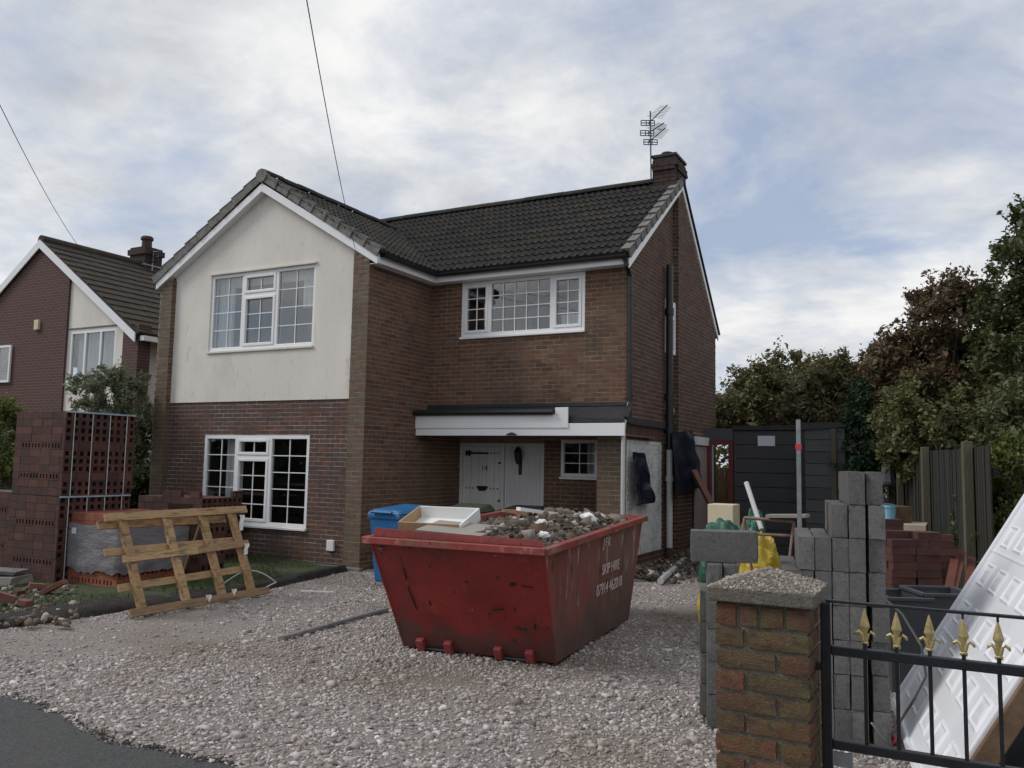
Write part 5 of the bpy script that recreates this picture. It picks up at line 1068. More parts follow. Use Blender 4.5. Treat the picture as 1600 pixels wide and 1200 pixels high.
# ------------------------------------------------------------------ gate
GY = PYY+.16; gate = thing('gate', 'black wrought iron gate with brass spear finials hung on the brick pier', 'gate', (8.3, GY, .1)); gx = lambda px_, py_: onY(px_, py_, GY)
tl = gx(1283, 940); bl = gx(1306, 1168); xL = gx(1291, 1000)[0]; zt_ = tl[2]; zm_ = gx(1290, 1012)[2]; zb_ = gx(1306, 1160)[2]; xR = xL+1.25
mb = MB(); mb.box((xL-.018, GY-.018, zb_-.5+.3), (xL+.018, GY+.018, zt_)); mb.build('stile', M_iron, gate, bevel=.004)
mb = MB(); mb.box((xR-.018, GY-.018, zb_-.2), (xR+.018, GY+.018, zt_)); mb.build('stile', M_iron, gate, bevel=.004)
zt2 = gx(1600, 972)[2]; zm2 = gx(1600, 1040)[2]; xe = gx(1600, 1000)[0]; sl1 = 0
mb = MB(); mb.box((xL+.0, GY-.009, zt_), (xR, GY+.009, zt_+.011)); mb.build('top_bar', M_iron, gate, bevel=.003)
mb = MB(); mb.box((xL+.018, GY-.014, zm_-.022), (xR-.018, GY+.014, zm_+.012)); mb.build('rail', M_iron, gate, bevel=.004)
mb = MB(); mb.box((xL+.018, GY-.014, zb_-.022), (xR-.018, GY+.014, zb_+.012)); mb.build('rail', M_iron, gate, bevel=.004)
pitch_ = (gx(1560, 1000)[0]-gx(1351, 980)[0])/4; xf = gx(1351, 980)[0]
fin = [(.0, .0), (.012, .002), (.013, .012), (.008, .018), (.007, .04), (.012, .058), (.017, .066), (.0165, .072), (.010, .10), (.003, .125), (.0005, .13)]
for i in range(9):
    x = xf+i*pitch_
    if x > xR-.05: break
    mb = MB(); mb.box((x-.0065, GY-.0065, zb_+.01), (x+.0065, GY+.0065, zm_+.03)); b_ = mb.build('bar', M_iron, gate)
    mb = MB(); z0_ = zm_+.022; vs = [(x+a*sx, GY+.45*a*sy, z0_+z) for a, z in fin for sx, sy in ((1, 0), (0, 1), (-1, 0), (0, -1))]; nfz = len(fin)
    mb.add(vs, [(j*4+k, j*4+(k+1) % 4, (j+1)*4+(k+1) % 4, (j+1)*4+k) for j in range(nfz-1) for k in range(4)])
    for s_ in (-1, 1): mb.tube([(x+s_*.005, GY, z0_+.018), (x+s_*.010, GY, z0_+.040), (x+s_*.020, GY, z0_+.050), (x+s_*.030, GY, z0_+.043), (x+s_*.034, GY, z0_+.034)], [.006, .0065, .006, .0055, .003], 8)
    mb.build('finial', M_gold, b_)
for i in range(8):
    x = xf+(i+.5)*pitch_
for px_, py_ in ((1451, 1000), (1506, 1000), (1561, 1000)):
    pass
for i in (3, 4, 5): # short links from finial tip to the top bar
    x = xf+i*pitch_; mb = MB(); mb.box((x-.004, GY-.004, zm_+.148), (x+.004, GY+.004, zt_)); mb.build('link', M_iron, gate)
hz2 = gx(1275, 1040)[2]; mb = MB(); mb.box((px1-.01, GY-.016, hz2-.014), (xL-.019, GY+.016, hz2+.016)); mb.build('hinge', M_iron, gate, bevel=.004)
mb = MB(); mb.box((xL+.022, GY-.022, zb_-.075), (xL+.085, GY-.012, zb_-.026)); mb.build('latch_plate', M_galv, gate)

# ------------------------------------------------------------------ white garage door leaning on its side
gA = gnd(1398, 1112); gB = gnd(1424, 1192); gu = unit(gB-gA); gp_ = V3((-gu[1], gu[0], 0)); gp_ = gp_ if gp_@bx_ > 0 else -gp_
ang = math.radians(59.5); gv = gp_*math.cos(ang)+Z*math.sin(ang); gn = unit(np.cross(gu, gv)); gn = gn if gn[2] > 0 else -gn
GW, GH = 2.13, 1.96; gd = thing('garage_door', 'white steel garage door with georgian panels leaning diagonally behind the iron gate', 'garage door', gA+gu*GW/2)
GO = gA+Z*.07; Q = lambda a, b, d=0.: GO+gu*a+gv*b+gn*d
mb = MB(); mb.obox(Q(GW/2, GH/2, -.012), (gu, gv, gn), (GW, GH, .02)); mb.build('sheet', M_garage, gd)
mb = MB()
for a0, b0, a1, b1 in ((0, 0, 0, GH), (GW, 0, GW, GH), (0, 0, GW, 0), (0, GH, GW, GH)): mb.beam(Q(a0, b0, .0), Q(a1, b1, .0), .045, .045, gn)
mb.build('edge_flange', M_garage, gd, bevel=.01)
nu, nv_ = 5, 6; pu, pv = (GW-.12)/nu, (GH-.12)/nv_
pm = MB()
def ringm(mb, w_, h_, z0, z1, t_):   # raised moulding frame with bevelled faces
    o = [(-w_/2, -h_/2), (w_/2, -h_/2), (w_/2, h_/2), (-w_/2, h_/2)]; i_ = [(x*(1-2*t_/w_), y*(1-2*t_/h_)) for x, y in o]; m_ = [((a+c)/2, (b+d)/2) for (a, b), (c, d) in zip(o, i_)]
    vs = [(x, y, z0) for x, y in o]+[(x, y, z1) for x, y in m_]+[(x, y, z0) for x, y in i_]
    mb.add(vs, [(k, (k+1) % 4, 4+(k+1) % 4, 4+k) for k in range(4)]+[(4+k, 4+(k+1) % 4, 8+(k+1) % 4, 8+k) for k in range(4)])
ringm(pm, pu*.62, pv*.58, -.002, .007, .03); w2, h2 = pu*.62-.13, pv*.58-.11
pm.add([(-w2/2-.03, -h2/2-.03, -.002), (w2/2+.03, -h2/2-.03, -.002), (w2/2+.03, h2/2+.03, -.002), (-w2/2-.03, h2/2+.03, -.002), (-w2/2, -h2/2, .004), (w2/2, -h2/2, .004), (w2/2, h2/2, .004), (-w2/2, h2/2, .004)], [(4, 5, 6, 7), (0, 1, 5, 4), (1, 2, 6, 5), (2, 3, 7, 6), (3, 0, 4, 7)])
pme = shared('door_panel_shape', pm, M_garage)
for i in range(nu):
    for j in range(nv_): piece('panel', pme, gd, Q(.06+(i+.5)*pu, .06+(j+.5)*pv, 0), (gu, gv, gn))
for j in range(1, 3): mb = MB(); mb.beam(Q(.03, GH*j/3, .001), Q(GW-.03, GH*j/3, .001), .012, .008, gn); mb.build('seam', M_garage, gd)
mb = MB(); mb.beam(Q(GW+.035, -.02, -.05), Q(GW+.035, GH+.1, -.05), .05, .10, gn); mb.build('timber_jamb', M_wood_dark, gd, bevel=.005)
# black surface added to paint the dark shaded hollow beneath the door
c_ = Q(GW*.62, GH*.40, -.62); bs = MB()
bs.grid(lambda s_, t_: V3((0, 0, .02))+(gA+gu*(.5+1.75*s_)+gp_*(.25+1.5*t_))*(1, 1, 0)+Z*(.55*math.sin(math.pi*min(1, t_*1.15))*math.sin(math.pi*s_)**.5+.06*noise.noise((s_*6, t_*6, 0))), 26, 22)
solo(bs, 'hollow_shade_sheet', mat('hollow_shade_black', (.004, .004, .005), (.008, .008, .01), 4, .5), 'added black surface standing in for the shade under the leaning garage door', 'sheet', gA+gu*1.2+gp_*.9, smooth=True, fixn=False)
# prop: sleeper stack on the boundary that the door rests on
tp = Q(GW/2, GH*.93, -.05); mb = MB()
prop = thing('fence_rail_stack', 'dark weathered timber trestle supporting the leaning garage door', 'trestle', (tp[0]+.12, tp[1], 0))
for s_ in (-.8, .8): mb = MB(); c = tp+gu*s_; mb.box((c[0]+.03, c[1]-.05, 0), (c[0]+.13, c[1]+.05, c[2]-.03)); mb.build('post', M_wood_dark, prop)
mb = MB(); mb.beam(tp+gu*-.95+X*.08-Z*.07, tp+gu*.95+X*.08-Z*.07, .09, .09); mb.build('rail', M_wood_dark, prop)

# ------------------------------------------------------------------ boundary fence
fN, fFr = dep(1527, 860, 8.5), dep(1404, 860, 13.6); fN[2] = fFr[2] = 0; fd_ = unit(fFr-fN); FLn = np.linalg.norm(fFr-fN); fnrm = V3((-fd_[1], fd_[0], 0)); fnrm = fnrm if fnrm[0] < 0 else -fnrm
fence = thing('fence', 'mossy green close boarded fence along the right boundary', 'fence', fN+fd_*FLn/2)
bd = MB(); bd.hexa([(-.06, -.006, 0), (.06, -.003, 0), (.06, .003, 0), (-.06, .008, 0), (-.06, -.006, 1), (.06, -.003, 1), (.06, .003, 1), (-.06, .008, 1)]); bme = shared('fence_board_shape', bd, M_fence)
i = 0; s_ = -.6
while s_ < FLn+1.2:
    top__ = 1.98+.03*noise.noise((s_*.8, 2., 0)); piece('board', bme, fence, fN+fd_*s_+Z*.02, (fd_, fnrm, unit(Z+fd_*rng.normal(0, .006))), (1, 1, top__)); s_ += .108
for z in (.4, 1.1, 1.75): mb = MB(); mb.beam(fN-fd_*.6-fnrm*.05+Z*z, fN+fd_*(FLn+1.1)-fnrm*.05+Z*z, .05, .08); mb.build('rail', M_fence, fence)
for s_ in (0., 2.4, 4.6, FLn+.1): mb = MB(); c = fN+fd_*s_+fnrm*.065; mb.obox(c+Z*1.03, (fd_, fnrm, Z), (.1, .09, 2.06)); mb.build('post', M_post, fence, bevel=.006)

# ------------------------------------------------------------------ dark outbuilding at the back
a_, b_ = dep(1150, 690, 16.5), dep(1262, 690, 16.5); ox0, ox1, oy = a_[0]+.12, b_[0]+.25, (a_[1]+b_[1])/2; ox1 = onY(1258, 690, oy)[0]; ox0 = onY(1147, 690, oy)[0]
oz = onY(1200, 672, oy)[2]
ob = thing('outbuilding', 'charcoal boarded outbuilding standing behind the building site', 'outbuilding', ((ox0+ox1)/2, oy, 0))
k = 0; z = 0.
while z < oz: mb = MB(); mb.box((ox0, oy-(.02 if k % 2 else .014), z), (ox1, oy+.08, min(z+.27, oz)-.006)); mb.build('board', M_dshed2 if k >= int(oz/.276)-0 else M_dshed, ob); z += .276; k += 1
mb = MB(); mb.box((ox0+.01, oy+.085, 0), (ox1-.01, oy+.11, oz-.01)); mb.build('lining', M_dshed, ob)
mb = MB(); mb.box((ox0-.02, oy-.05, oz), (ox1+.2, oy+2.5, oz+.09)); mb.build('roof', M_felt, ob)
mb = MB(); mb.box((ox1-.05, oy+.09, 0), (ox1, oy+2.4, oz)); mb.build('side_wall', M_dshed, ob)
q0, q1 = onY(1184, 681, oy-.03), onY(1211, 697, oy-.03); mb = MB(); mb.box((q0[0], oy-.034, q1[2]), (q1[0], oy-.028, q0[2])); solo(mb, 'paper_notice', M_paper, 'white paper sheet pinned to the charcoal boards', 'notice', (q0[0], oy-.03, q1[2]))
# doorway with maroon frame, left of the outbuilding
dl, dr2 = onY(1106, 720, oy)[0], onY(1147, 720, oy)[0]-.01; dz = onY(1130, 688, oy)[2]
df = thing('doorway', 'maroon door frame opening onto a trellis fence beside the charcoal outbuilding', 'doorway', ((dl+dr2)/2, oy, 0))
jw = dr2-onY(1139, 720, oy)[0]; mb = MB(); mb.box((dr2-jw, oy-.06, 0), (dr2, oy+.05, dz)); mb.build('jamb', M_maroon, df); mb = MB(); mb.box((dl, oy-.06, 0), (dl+.07, oy+.05, dz)); mb.build('jamb', M_maroon, df)
mb = MB(); mb.box((dl+.07, oy-.055, dz-.09), (dr2-jw, oy+.045, dz)); mb.build('head', M_maroon, df); mb = MB(); mb.box((dl-.5, oy-.02, dz), (dr2, oy+.08, dz+.24)); mb.build('lintel_board', M_dshed2, df)
tf_ = thing('fence', 'brown slatted garden fence seen through the maroon doorway', 'fence', ((dl+dr2)/2, oy+2.2, 0)); 
bd2 = MB(); bd2.box((-.055, -.008, 0), (.055, .008, 1)); bme2 = shared('slat_shape', bd2, mat('fence_brown', (1, 1, 1), scale=6, rough=.9, rnd=[(.19, .125, .06), (.22, .15, .075), (.16, .10, .05)]))
for i in range(16): piece('slat', bme2, tf_, (dl-.5+i*.118, oy+2.2, .02), (X, Y, Z), (1, 1, 1.72))
for z in (.5, 1.0, 1.5): mb = MB(); mb.box((dl-.6, oy+2.21, z), (dl+1.5, oy+2.25, z+.05)); mb.build('rail', M_wood_dark, tf_)
# second darker gabled shed to the right
a_ = dep(1258, 690, 14.6); sx0 = a_[0]; sy = a_[1]; sx1 = onY(1320, 690, sy)[0]; szr = onY(1290, 665, sy)[2]
sh2 = thing('garden_shed', 'dark grey garden shed with a sloping top to the right of the charcoal outbuilding', 'shed', ((sx0+sx1)/2, sy, 0))
z = 0.; k = 0
while z < szr: mb = MB(); mb.box((sx0, sy-(.018 if k % 2 else .012), z), (sx1, sy+.06, min(z+.2, szr)-.005)); mb.build('board', M_dshed2 if k % 3 else M_dshed, sh2); z += .205; k += 1
mb = MB(); mb.prism([(sx0-.06, sy-.06, szr-.08), (sx1+.06, sy-.06, szr-.02), (sx1+.06, sy-.06, szr+.05), (sx0-.06, sy-.06, szr+.05)], (0, 2.2, 0)); mb.build('roof', M_felt, sh2)
mb = MB(); mb.box((sx0, sy+.065, 0), (sx0+.05, sy+2.1, szr-.1)); mb.box((sx1-.05, sy+.065, 0), (sx1, sy+2.1, szr-.02)); mb.build('side_wall', M_dshed, sh2)
q = onY(1302, 700, sy); mb = MB(); mb.box((q[0]-.03, sy-.06, 0), (q[0]+.05, sy-.022, szr-.05)); mb.build('corner_batten', M_post, sh2)

# ------------------------------------------------------------------ clutter on the building site
def pole(name, p, q, r_, m, lab, cat, group=None, n=10): mb = MB(); mb.tube([p, q], r_, n); return solo(mb, name, m, lab, cat, p if p[2] < q[2] else q, group)
# surveying staff
g_ = dep(1249, 790, 7.4); st_ = thing('levelling_staff', 'grey upright levelling staff with a red band standing behind the block stack', 'staff', (g_[0], g_[1], 0)); h_ = dep(1252, 655, 7.4)[2]
mb = MB(); mb.box((g_[0]-.018, g_[1]-.012, 0), (g_[0]+.018, g_[1]+.012, h_)); mb.build('rule', M_galv, st_); zr_ = dep(1252, 698, 7.4)[2]; mb = MB(); mb.box((g_[0]-.024, g_[1]-.017, zr_-.025), (g_[0]+.024, g_[1]+.017, zr_+.025)); mb.build('band', M_red, st_)
# trestle with boards
tr = thing('trestle', 'rusty steel work trestle with boards behind the concrete blocks', 'trestle', (*gnd(1185, 905)[:2], 0)); A0, A1 = dep(1163, 809, 8.6), dep(1240, 815, 8.4)
mb = MB(); mb.tube([A0, A1], .017, 8); mb.build('rail', M_copper, tr); mb = MB(); mb.tube([A0+V3((.05, 0, -.16)), A1+V3((.0, 0, -.14))], .014, 8); mb.build('rail', M_copper, tr)
for p_ in (A0, A1): 
    for s_ in (-.18, .18): mb = MB(); mb.tube([p_, (p_[0]+s_*.5, p_[1]+s_*2, .0)], .013, 8); mb.build('leg', M_copper, tr)
mb = MB(); mb.beam(dep(1200, 806, 8.5), dep(1262, 806, 8.3), .2, .03); mb.build('board', M_greyboard, tr)
# rubble bags
def bag(c, rx, ry, rz, m, lab, sd): c = V3(c); return solo(crumple(c, rx, ry, rz, sd, 40, 26, .22), 'rubble_bag', m, lab, 'bag', (c[0], c[1], 0), 'rubble bags by the trestle', smooth=False)
q = dep(1188, 850, 9.0); bag((q[0], q[1], .52), .22, .25, .52, M_yellow, 'bright yellow rubble bag under the trestle', 2.)
q = dep(1118, 873, 8.2); bag((q[0], q[1], .34), .16, .2, .34, M_yellow, 'small yellow rubble bag half hidden by the low blocks', 5.)
q = dep(1130, 803, 10.2); bag((q[0], q[1], .56), .28, .3, .58, M_greenbag, 'torn green plastic sack near the cream box', 8.)
q = dep(1176, 790, 9.6); bag((q[0], q[1], .60), .17, .2, .66, M_greenbag, 'dark green sack leaning at the white pipe', 11.)
a_, b_ = dep(1166, 754, 9.2), dep(1185, 812, 8.9); pole('plastic_pipe', b_+(b_-a_)*.25, a_, .026, M_pipe, 'white plastic pipe leaning out of the green sacks', 'pipe')
q = dep(1132, 793, 12.0); mb = MB(); mb.box((q[0]-.19, q[1]-.2, 0), (q[0]+.17, q[1]+.2, q[2]+.05)); cr = solo(mb, 'crate', M_cream, 'cream wooden crate standing near the maroon doorway', 'crate', (q[0], q[1], 0), bevel=.01)
a_, b_ = onX(1084, 736, MX+.30), onX(1121, 806, 4.7); bq = b_+(b_-a_)*max(0., b_[2]/max(.05, a_[2]-b_[2])); mb = MB(); mb.beam(a_, bq, .11, .07); solo(mb, 'timber_post', M_wood_red, 'dark red brown timber leaning against the gable wall', 'timber', bq)
# unfinished white doorway at the back of the gable wall
wy0, wy1 = 5.35, 6.55; dwr = thing('door_frame', 'white unfinished door frame standing at the rear of the gable end', 'door frame', (MX+.2, 6.2, 0)); fxx = cbx+.03
ya, yb = onX(1084, 720, fxx)[1], onX(1110, 720, fxx)[1]; zt4 = onX(1100, 684, fxx)[2]
mb = MB(); mb.box((fxx, yb-.26, 0), (fxx+.07, yb, zt4)); mb.build('jamb', M_white_dull, dwr); mb = MB(); mb.box((fxx, ya, zt4-.16), (fxx+.07, yb-.26, zt4)); mb.build('head', M_white_dull, dwr); mb = MB(); mb.box((fxx, ya, .0), (fxx+.03, yb-.26, zt4-.16)); mb.build('boarding', mat('pinkish_board', (.30, .24, .225), (.36, .30, .28), 8, .9), dwr)
# tarpaulins hanging on the wall
def tarp(pts, m, lab, name='tarpaulin', xoff=.12, grp='dark tarpaulins on the gable wall'):
    mb = MB(); W3 = [onX(a, b, MX+xoff) for a, b in pts]
    def fn(s_, t_):
        p = (W3[0]*(1-s_)+W3[1]*s_)*(1-t_)+(W3[3]*(1-s_)+W3[2]*s_)*t_
        return p+X*(.06*math.sin(s_*9+t_*2)*(.25+t_)+.05*noise.noise((s_*4, t_*4, pts[0][0]))+.05*t_)+Y*(.05*noise.noise((s_*3, t_*5, 3.)))
    mb.grid(fn, 24, 24); mb.grid(lambda s_, t_: fn(s_, t_)-X*.006, 24, 24); return solo(mb, name, m, lab, 'tarpaulin', (MX+xoff, W3[0][1], min(p[2] for p in W3)), grp, smooth=True, fixn=False)
tarp([(1050, 676), (1080, 672), (1100, 752), (1046, 780)], M_tarp, 'large navy tarpaulin hanging beside the soil pipe', xoff=.20)
tarp([(989, 706), (1007, 708), (1023, 782), (989, 792)], M_tarp, 'small dark sheet hanging on the whitewashed wall')
a_, b_ = gnd(1068, 875), gnd(1040, 905); pole('drain_pipe', gnd(1032, 908, .05), gnd(1072, 872, .09), .05, M_pipe, 'broken white drain pipe lying by the gable wall', 'pipe')
n = 900; hp = []
for _ in range(n):
    y = rng.uniform(1.6, 6.0); x = MX+.12+abs(rng.normal(0, .45)); hp.append((x, y, .03+max(0, .22-.3*(x-MX))*rng.random()))
hs = np.exp(rng.normal(math.log(.024), .6, n)); v, f, r = chips(np.array(hp), hs, seed=51, flat=.8); npmesh('rubble', v, f, r, M_rubble, None, 'stuff')['label'] = 'rubble strewn along the foot of the gable wall'
def tangle(c, rad, n_, m, lab, name, seed):
    g = np.random.default_rng(seed); mb = MB()
    for k in range(n_):
        th_ = g.uniform(0, 6.3); pts = []
        for j in range(10): th_ += g.uniform(.3, .8); rr = rad*g.uniform(.5, 1); pts.append(V3(c)+V3((rr*math.cos(th_), rr*math.sin(th_)*.7, .03+.10*g.random())))
        mb.tube(pts, .008, 5)
    return solo(mb, name, m, lab, 'cable', c)
tangle(gnd(1000, 905), .42, 5, M_cable, 'tangle of black cable on the ground by the gable corner', 'cable_tangle', 3)
# bricks, tubs and buckets by the fence
SOLR = unit_brick(mat('brick_maroon', (1, 1, 1), scale=10, rough=.88, rnd=[(.085, .03, .026), (.065, .028, .025), (.10, .038, .03), (.055, .028, .026)]))
def loose(cx, cy, nx, ny, nz, lab, m=SOLO, yaw=0.3, holes=True, miss=.25):
    th = thing('brick_stack', lab, 'brick stack', (cx, cy, 0), 'loose brick stacks by the fence'); U = V3((math.cos(yaw), math.sin(yaw), 0)); W3 = V3((-math.sin(yaw), math.cos(yaw), 0))
    for k in range(nz):
        for i in range(nx):
            for j in range(ny):
                if k > nz-3 and random.random() < miss: continue
                c = V3((cx, cy, .034+k*.067))+U*((i-(nx-1)/2)*.222+rng.normal(0, .004))+W3*((j-(ny-1)/2)*.108+rng.normal(0, .004)); y2_ = rng.normal(0, .05); a = U*math.cos(y2_)+W3*math.sin(y2_)
                piece('brick', m, th, c, (a, np.cross(Z, a), Z), (.213, .101, .065))
    return th
q = dep(1425, 900, 7.6); loose(q[0], q[1], 2, 2, 18, 'red brick stack in front of the fence with a paper label on top', SOLR, .45)
q = dep(1392, 870, 8.3); loose(q[0], q[1], 1, 3, 19, 'darker brick stack between the blocks and the red bricks', SOL, .5)
q = dep(1450, 890, 8.3); loose(q[0], q[1], 2, 2, 17, 'brick stack nearest the fence behind the red stack', SOLR, .2)
q = dep(1450, 857, 7.55); q2 = dep(1442, 850, 7.6); mb = MB(); zq = .034+18*.067; mb.obox((q2[0], q2[1]-.05, zq+.1), (bx_, by_, Z), (.16, .02, .09)); 
q = dep(1408, 945, 6.9)
def tub(c, w_, d_, h_, m, lab, yaw=.45):
    th = thing('plastic_tub', lab, 'tub', c, 'grey plastic tubs'); U = V3((math.cos(yaw), math.sin(yaw), 0)); W3 = V3((-math.sin(yaw), math.cos(yaw), 0)); c = V3(c); k = .88
    lo_ = [c+U*a*w_/2*k+W3*b*d_/2*k for a, b in ((-1, -1), (1, -1), (1, 1), (-1, 1))]; hi_ = [c+U*a*w_/2+W3*b*d_/2+Z*h_ for a, b in ((-1, -1), (1, -1), (1, 1), (-1, 1))]
    mb = MB(); mb.add(lo_+hi_, [(0, 3, 2, 1)]+[(i, (i+1) % 4, 4+(i+1) % 4, 4+i) for i in range(4)]); inn = [p+(c+Z*p[2]-p)*.06 for p in hi_]; ilo = [p+(c-p)*.1+Z*.02 for p in lo_]; mb.add(inn+ilo, [(i, (i+1) % 4, 4+(i+1) % 4, 4+i) for i in range(4)]+[(4, 5, 6, 7)]); mb.build('body', m, th)
    mb = MB()
    for i in range(4): mb.beam(hi_[i], hi_[(i+1) % 4], .035, .03)
    mb.build('rim', m, th, bevel=.006)
q = gnd(1408, 1010); q = dep(1405, 1000, 6.9); tub((q[0], q[1], 0), .34, .5, dep(1405, 930, 6.9)[2], M_tub, 'dark grey plastic tub in front of the red bricks')
q = dep(1468, 1000, 6.9); tub((q[0], q[1], 0), .42, .45, dep(1468, 925, 6.9)[2], M_tub, 'dark grey plastic tub beside the leaning garage door')
def bucket(c, r_, h_, m, lab): th = thing('bucket', lab, 'bucket', c); mb = MB(); mb.lathe(c, [(r_*.78, 0), (r_, h_), (r_*1.06, h_), (r_*1.06, h_-.03)], 18); mb.build('body', m, th); mb = MB(); c = V3(c); mb.tube([c+V3((r_*math.cos(a), 0, h_-.02+r_*.3*math.sin(a))) for a in np.linspace(0, math.pi, 12)], .005, 5); mb.build('handle', M_galv, th)
q = dep(1388, 815, 10.2); mb = MB(); zt6 = dep(1388, 816, 10.2)[2]; mb.box((q[0]-.35, q[1]-.25, 0), (q[0]+.42, q[1]+.35, zt6)); pl6 = solo(mb, 'plywood_box', mat('plywood', (.36, .30, .23), (.44, .38, .30), 6, .85), 'plain plywood box carrying the pale blue bucket', 'box', (q[0], q[1], 0), bevel=.008)
bucket((q[0]+.0, q[1]-.05, zt6+.001), .10, .21, M_cyan, 'pale blue bucket standing on the plywood box')
q2 = dep(1403, 808, 10.25); mb = MB(); mb.obox((q2[0]+.02, q2[1], zt6+.1), (bx_, by_, Z), (.2, .2, .19)); solo(mb, 'carton', M_wood_dark, 'brown carton beside the pale blue bucket', 'carton', (q2[0], q2[1], zt6))
# closed parasol
q = dep(1389, 800, 12.6); zb7, zt7 = dep(1389, 757, 12.6)[2], dep(1389, 703, 12.6)[2]; pa = thing('parasol', 'closed charcoal garden parasol beside the fence', 'parasol', (q[0], q[1], 0))
mb = MB(); mb.tube([(q[0], q[1], 0), (q[0], q[1], zt7+.05)], .02, 8); mb.build('pole', M_iron, pa); mb = MB(); mb.lathe((q[0], q[1], zb7), [(.10, 0), (.115, .04), (.085, .3), (.05, zt7-zb7), (.012, zt7-zb7+.05)], 9); mb.build('canopy', M_greysheet, pa); mb = MB(); mb.lathe((q[0], q[1], 0), [(.22, 0), (.22, .05), (.05, .07)], 16); mb.build('base', M_verge, pa)
q = dep(1375, 758, 11.5); solo(crumple((q[0], q[1], .75), .16, .16, .78, 14., amp=.2), 'covered_barrel', M_greysheet, 'barrel under a pale sheet left of the parasol', 'barrel', (q[0], q[1], 0))
# planks leaning near the fence
for i, (a, b, lab) in enumerate((((1494, 861), (1481, 925), 'left red brown plank leaning on the fence'), ((1502, 864), (1488, 928), 'middle red brown plank leaning on the fence'), ((1518, 873), (1512, 925), 'right red brown plank leaning on the fence'))):
    p, q = dep(*a, 8.3), dep(*b, 7.75); d = q-p; g_ = p+d*(p[2]/max(.05, -d[2]))*1.0; mb = MB(); mb.beam(p, g_, .07, .04, (0, -1, 0)); solo(mb, 'plank', M_wood_red, lab, 'plank', g_, 'planks leaning on the fence')
# cables and straps near the gate
q = gnd(1330, 1150); pole('orange_strap', dep(1277, 1012, 4.0), dep(1388, 1023, 4.6), .012, M_orange, 'thin orange strap stretched across the block stack', 'strap')
mb = MB(); pts = [dep(1370, 925, 5.0), dep(1410, 960, 4.6), dep(1440, 1010, 4.4), dep(1447, 1056, 4.35), dep(1430, 1090, 4.3), dep(1408, 1125, 4.3), dep(1398, 1145, 4.6), gnd(1395, 1150, .02)]; mb.tube(pts, .007, 6); solo(mb, 'cable', M_cable, 'black cable hanging over the leaning garage door', 'cable', pts[-1])
mb = MB(); pts = [gnd(1362, 1130, .3), gnd(1375, 1150, .12), gnd(1392, 1165, .03), gnd(1410, 1175, .02)]; mb.tube(pts, .006, 6); solo(mb, 'cable', M_cable_g, 'grey green cable on the gravel inside the gate', 'cable', pts[-1])
mb = MB(); pts = [gnd(1380, 1172, .02), gnd(1398, 1160, .03), gnd(1405, 1140, .05), gnd(1390, 1168, .02), gnd(1370, 1170, .02)]; mb.tube(pts, .009, 6); solo(mb, 'cable', M_red, 'short red cable on the gravel inside the gate', 'cable', pts[0])

# ------------------------------------------------------------------ trees and shrubs
def leaves(clumps, n_, size, m, parent, seed, spread=1., aspect=.5, name='crown', shell=True):
    """leaves set along short sprays that fan out of each clump, so the outline stays ragged"""
    g = np.random.default_rng(seed); C = np.array([c for c, _ in clumps]); Rr = np.array([r_ for _, r_ in clumps]); w_ = Rr**2; nsp = 7
    cen = C.mean(0); outd = C-cen; outd /= np.linalg.norm(outd, axis=1)[:, None]+1e-6
    sd = outd[:, None]*.75+g.normal(size=(len(C), nsp, 3))*.75+np.array((0, 0, .25)); sd /= np.linalg.norm(sd, axis=2)[:, :, None]
    sl_ = Rr[:, None]*g.uniform(.7, 2.0, (len(C), nsp)); k_ = np.clip(g.random(len(C))[:, None]*.6+g.random((len(C), nsp))*.4, 0, 1)
    idx = g.choice(len(C), n_, p=w_/w_.sum()); sp = g.integers(0, nsp, n_); d = sd[idx, sp]; t_ = g.random(n_)**.8; L_ = sl_[idx, sp]
    p = C[idx]+d*(t_*L_)[:, None]+g.normal(size=(n_, 3))*((.10+.16*(1-t_))*L_)[:, None]
    nrm = g.normal(size=(n_, 3))*.7+(0, 0, .6)+d*.2; nrm /= np.linalg.norm(nrm, axis=1)[:, None]
    ta = np.cross(nrm, g.normal(size=(n_, 3))); ta /= np.linalg.norm(ta, axis=1)[:, None]; b_ = np.cross(nrm, ta); s_ = size*np.exp(g.normal(0, .32, n_))[:, None]
    v = np.stack([p-ta*s_, p-b_*s_*aspect+nrm*s_*.15, p+ta*s_, p+b_*s_*aspect+nrm*s_*.15], 1).reshape(-1, 3)
    r = np.clip(k_[idx, sp]*.6+g.random(n_)*.4, 0, .999)
    o = npmesh(name, v, np.arange(4*n_).reshape(-1, 4), r, m, parent)
    if parent is not None and name == 'crown' and len(C) < 200:
        mb = MB(); ii = g.permutation(len(C)*nsp)[:len(C)*2]
        for q in ii: a, b = divmod(int(q), nsp); mb.tube([C[a], C[a]+sd[a, b]*sl_[a, b]*.6+g.normal(0, .02, 3), C[a]+sd[a, b]*sl_[a, b]*1.12], [.007, .004, .0015], 4, caps=False)
        mb.build('twigs', M_bark, parent, fixn=False, kind='stuff')
    return o
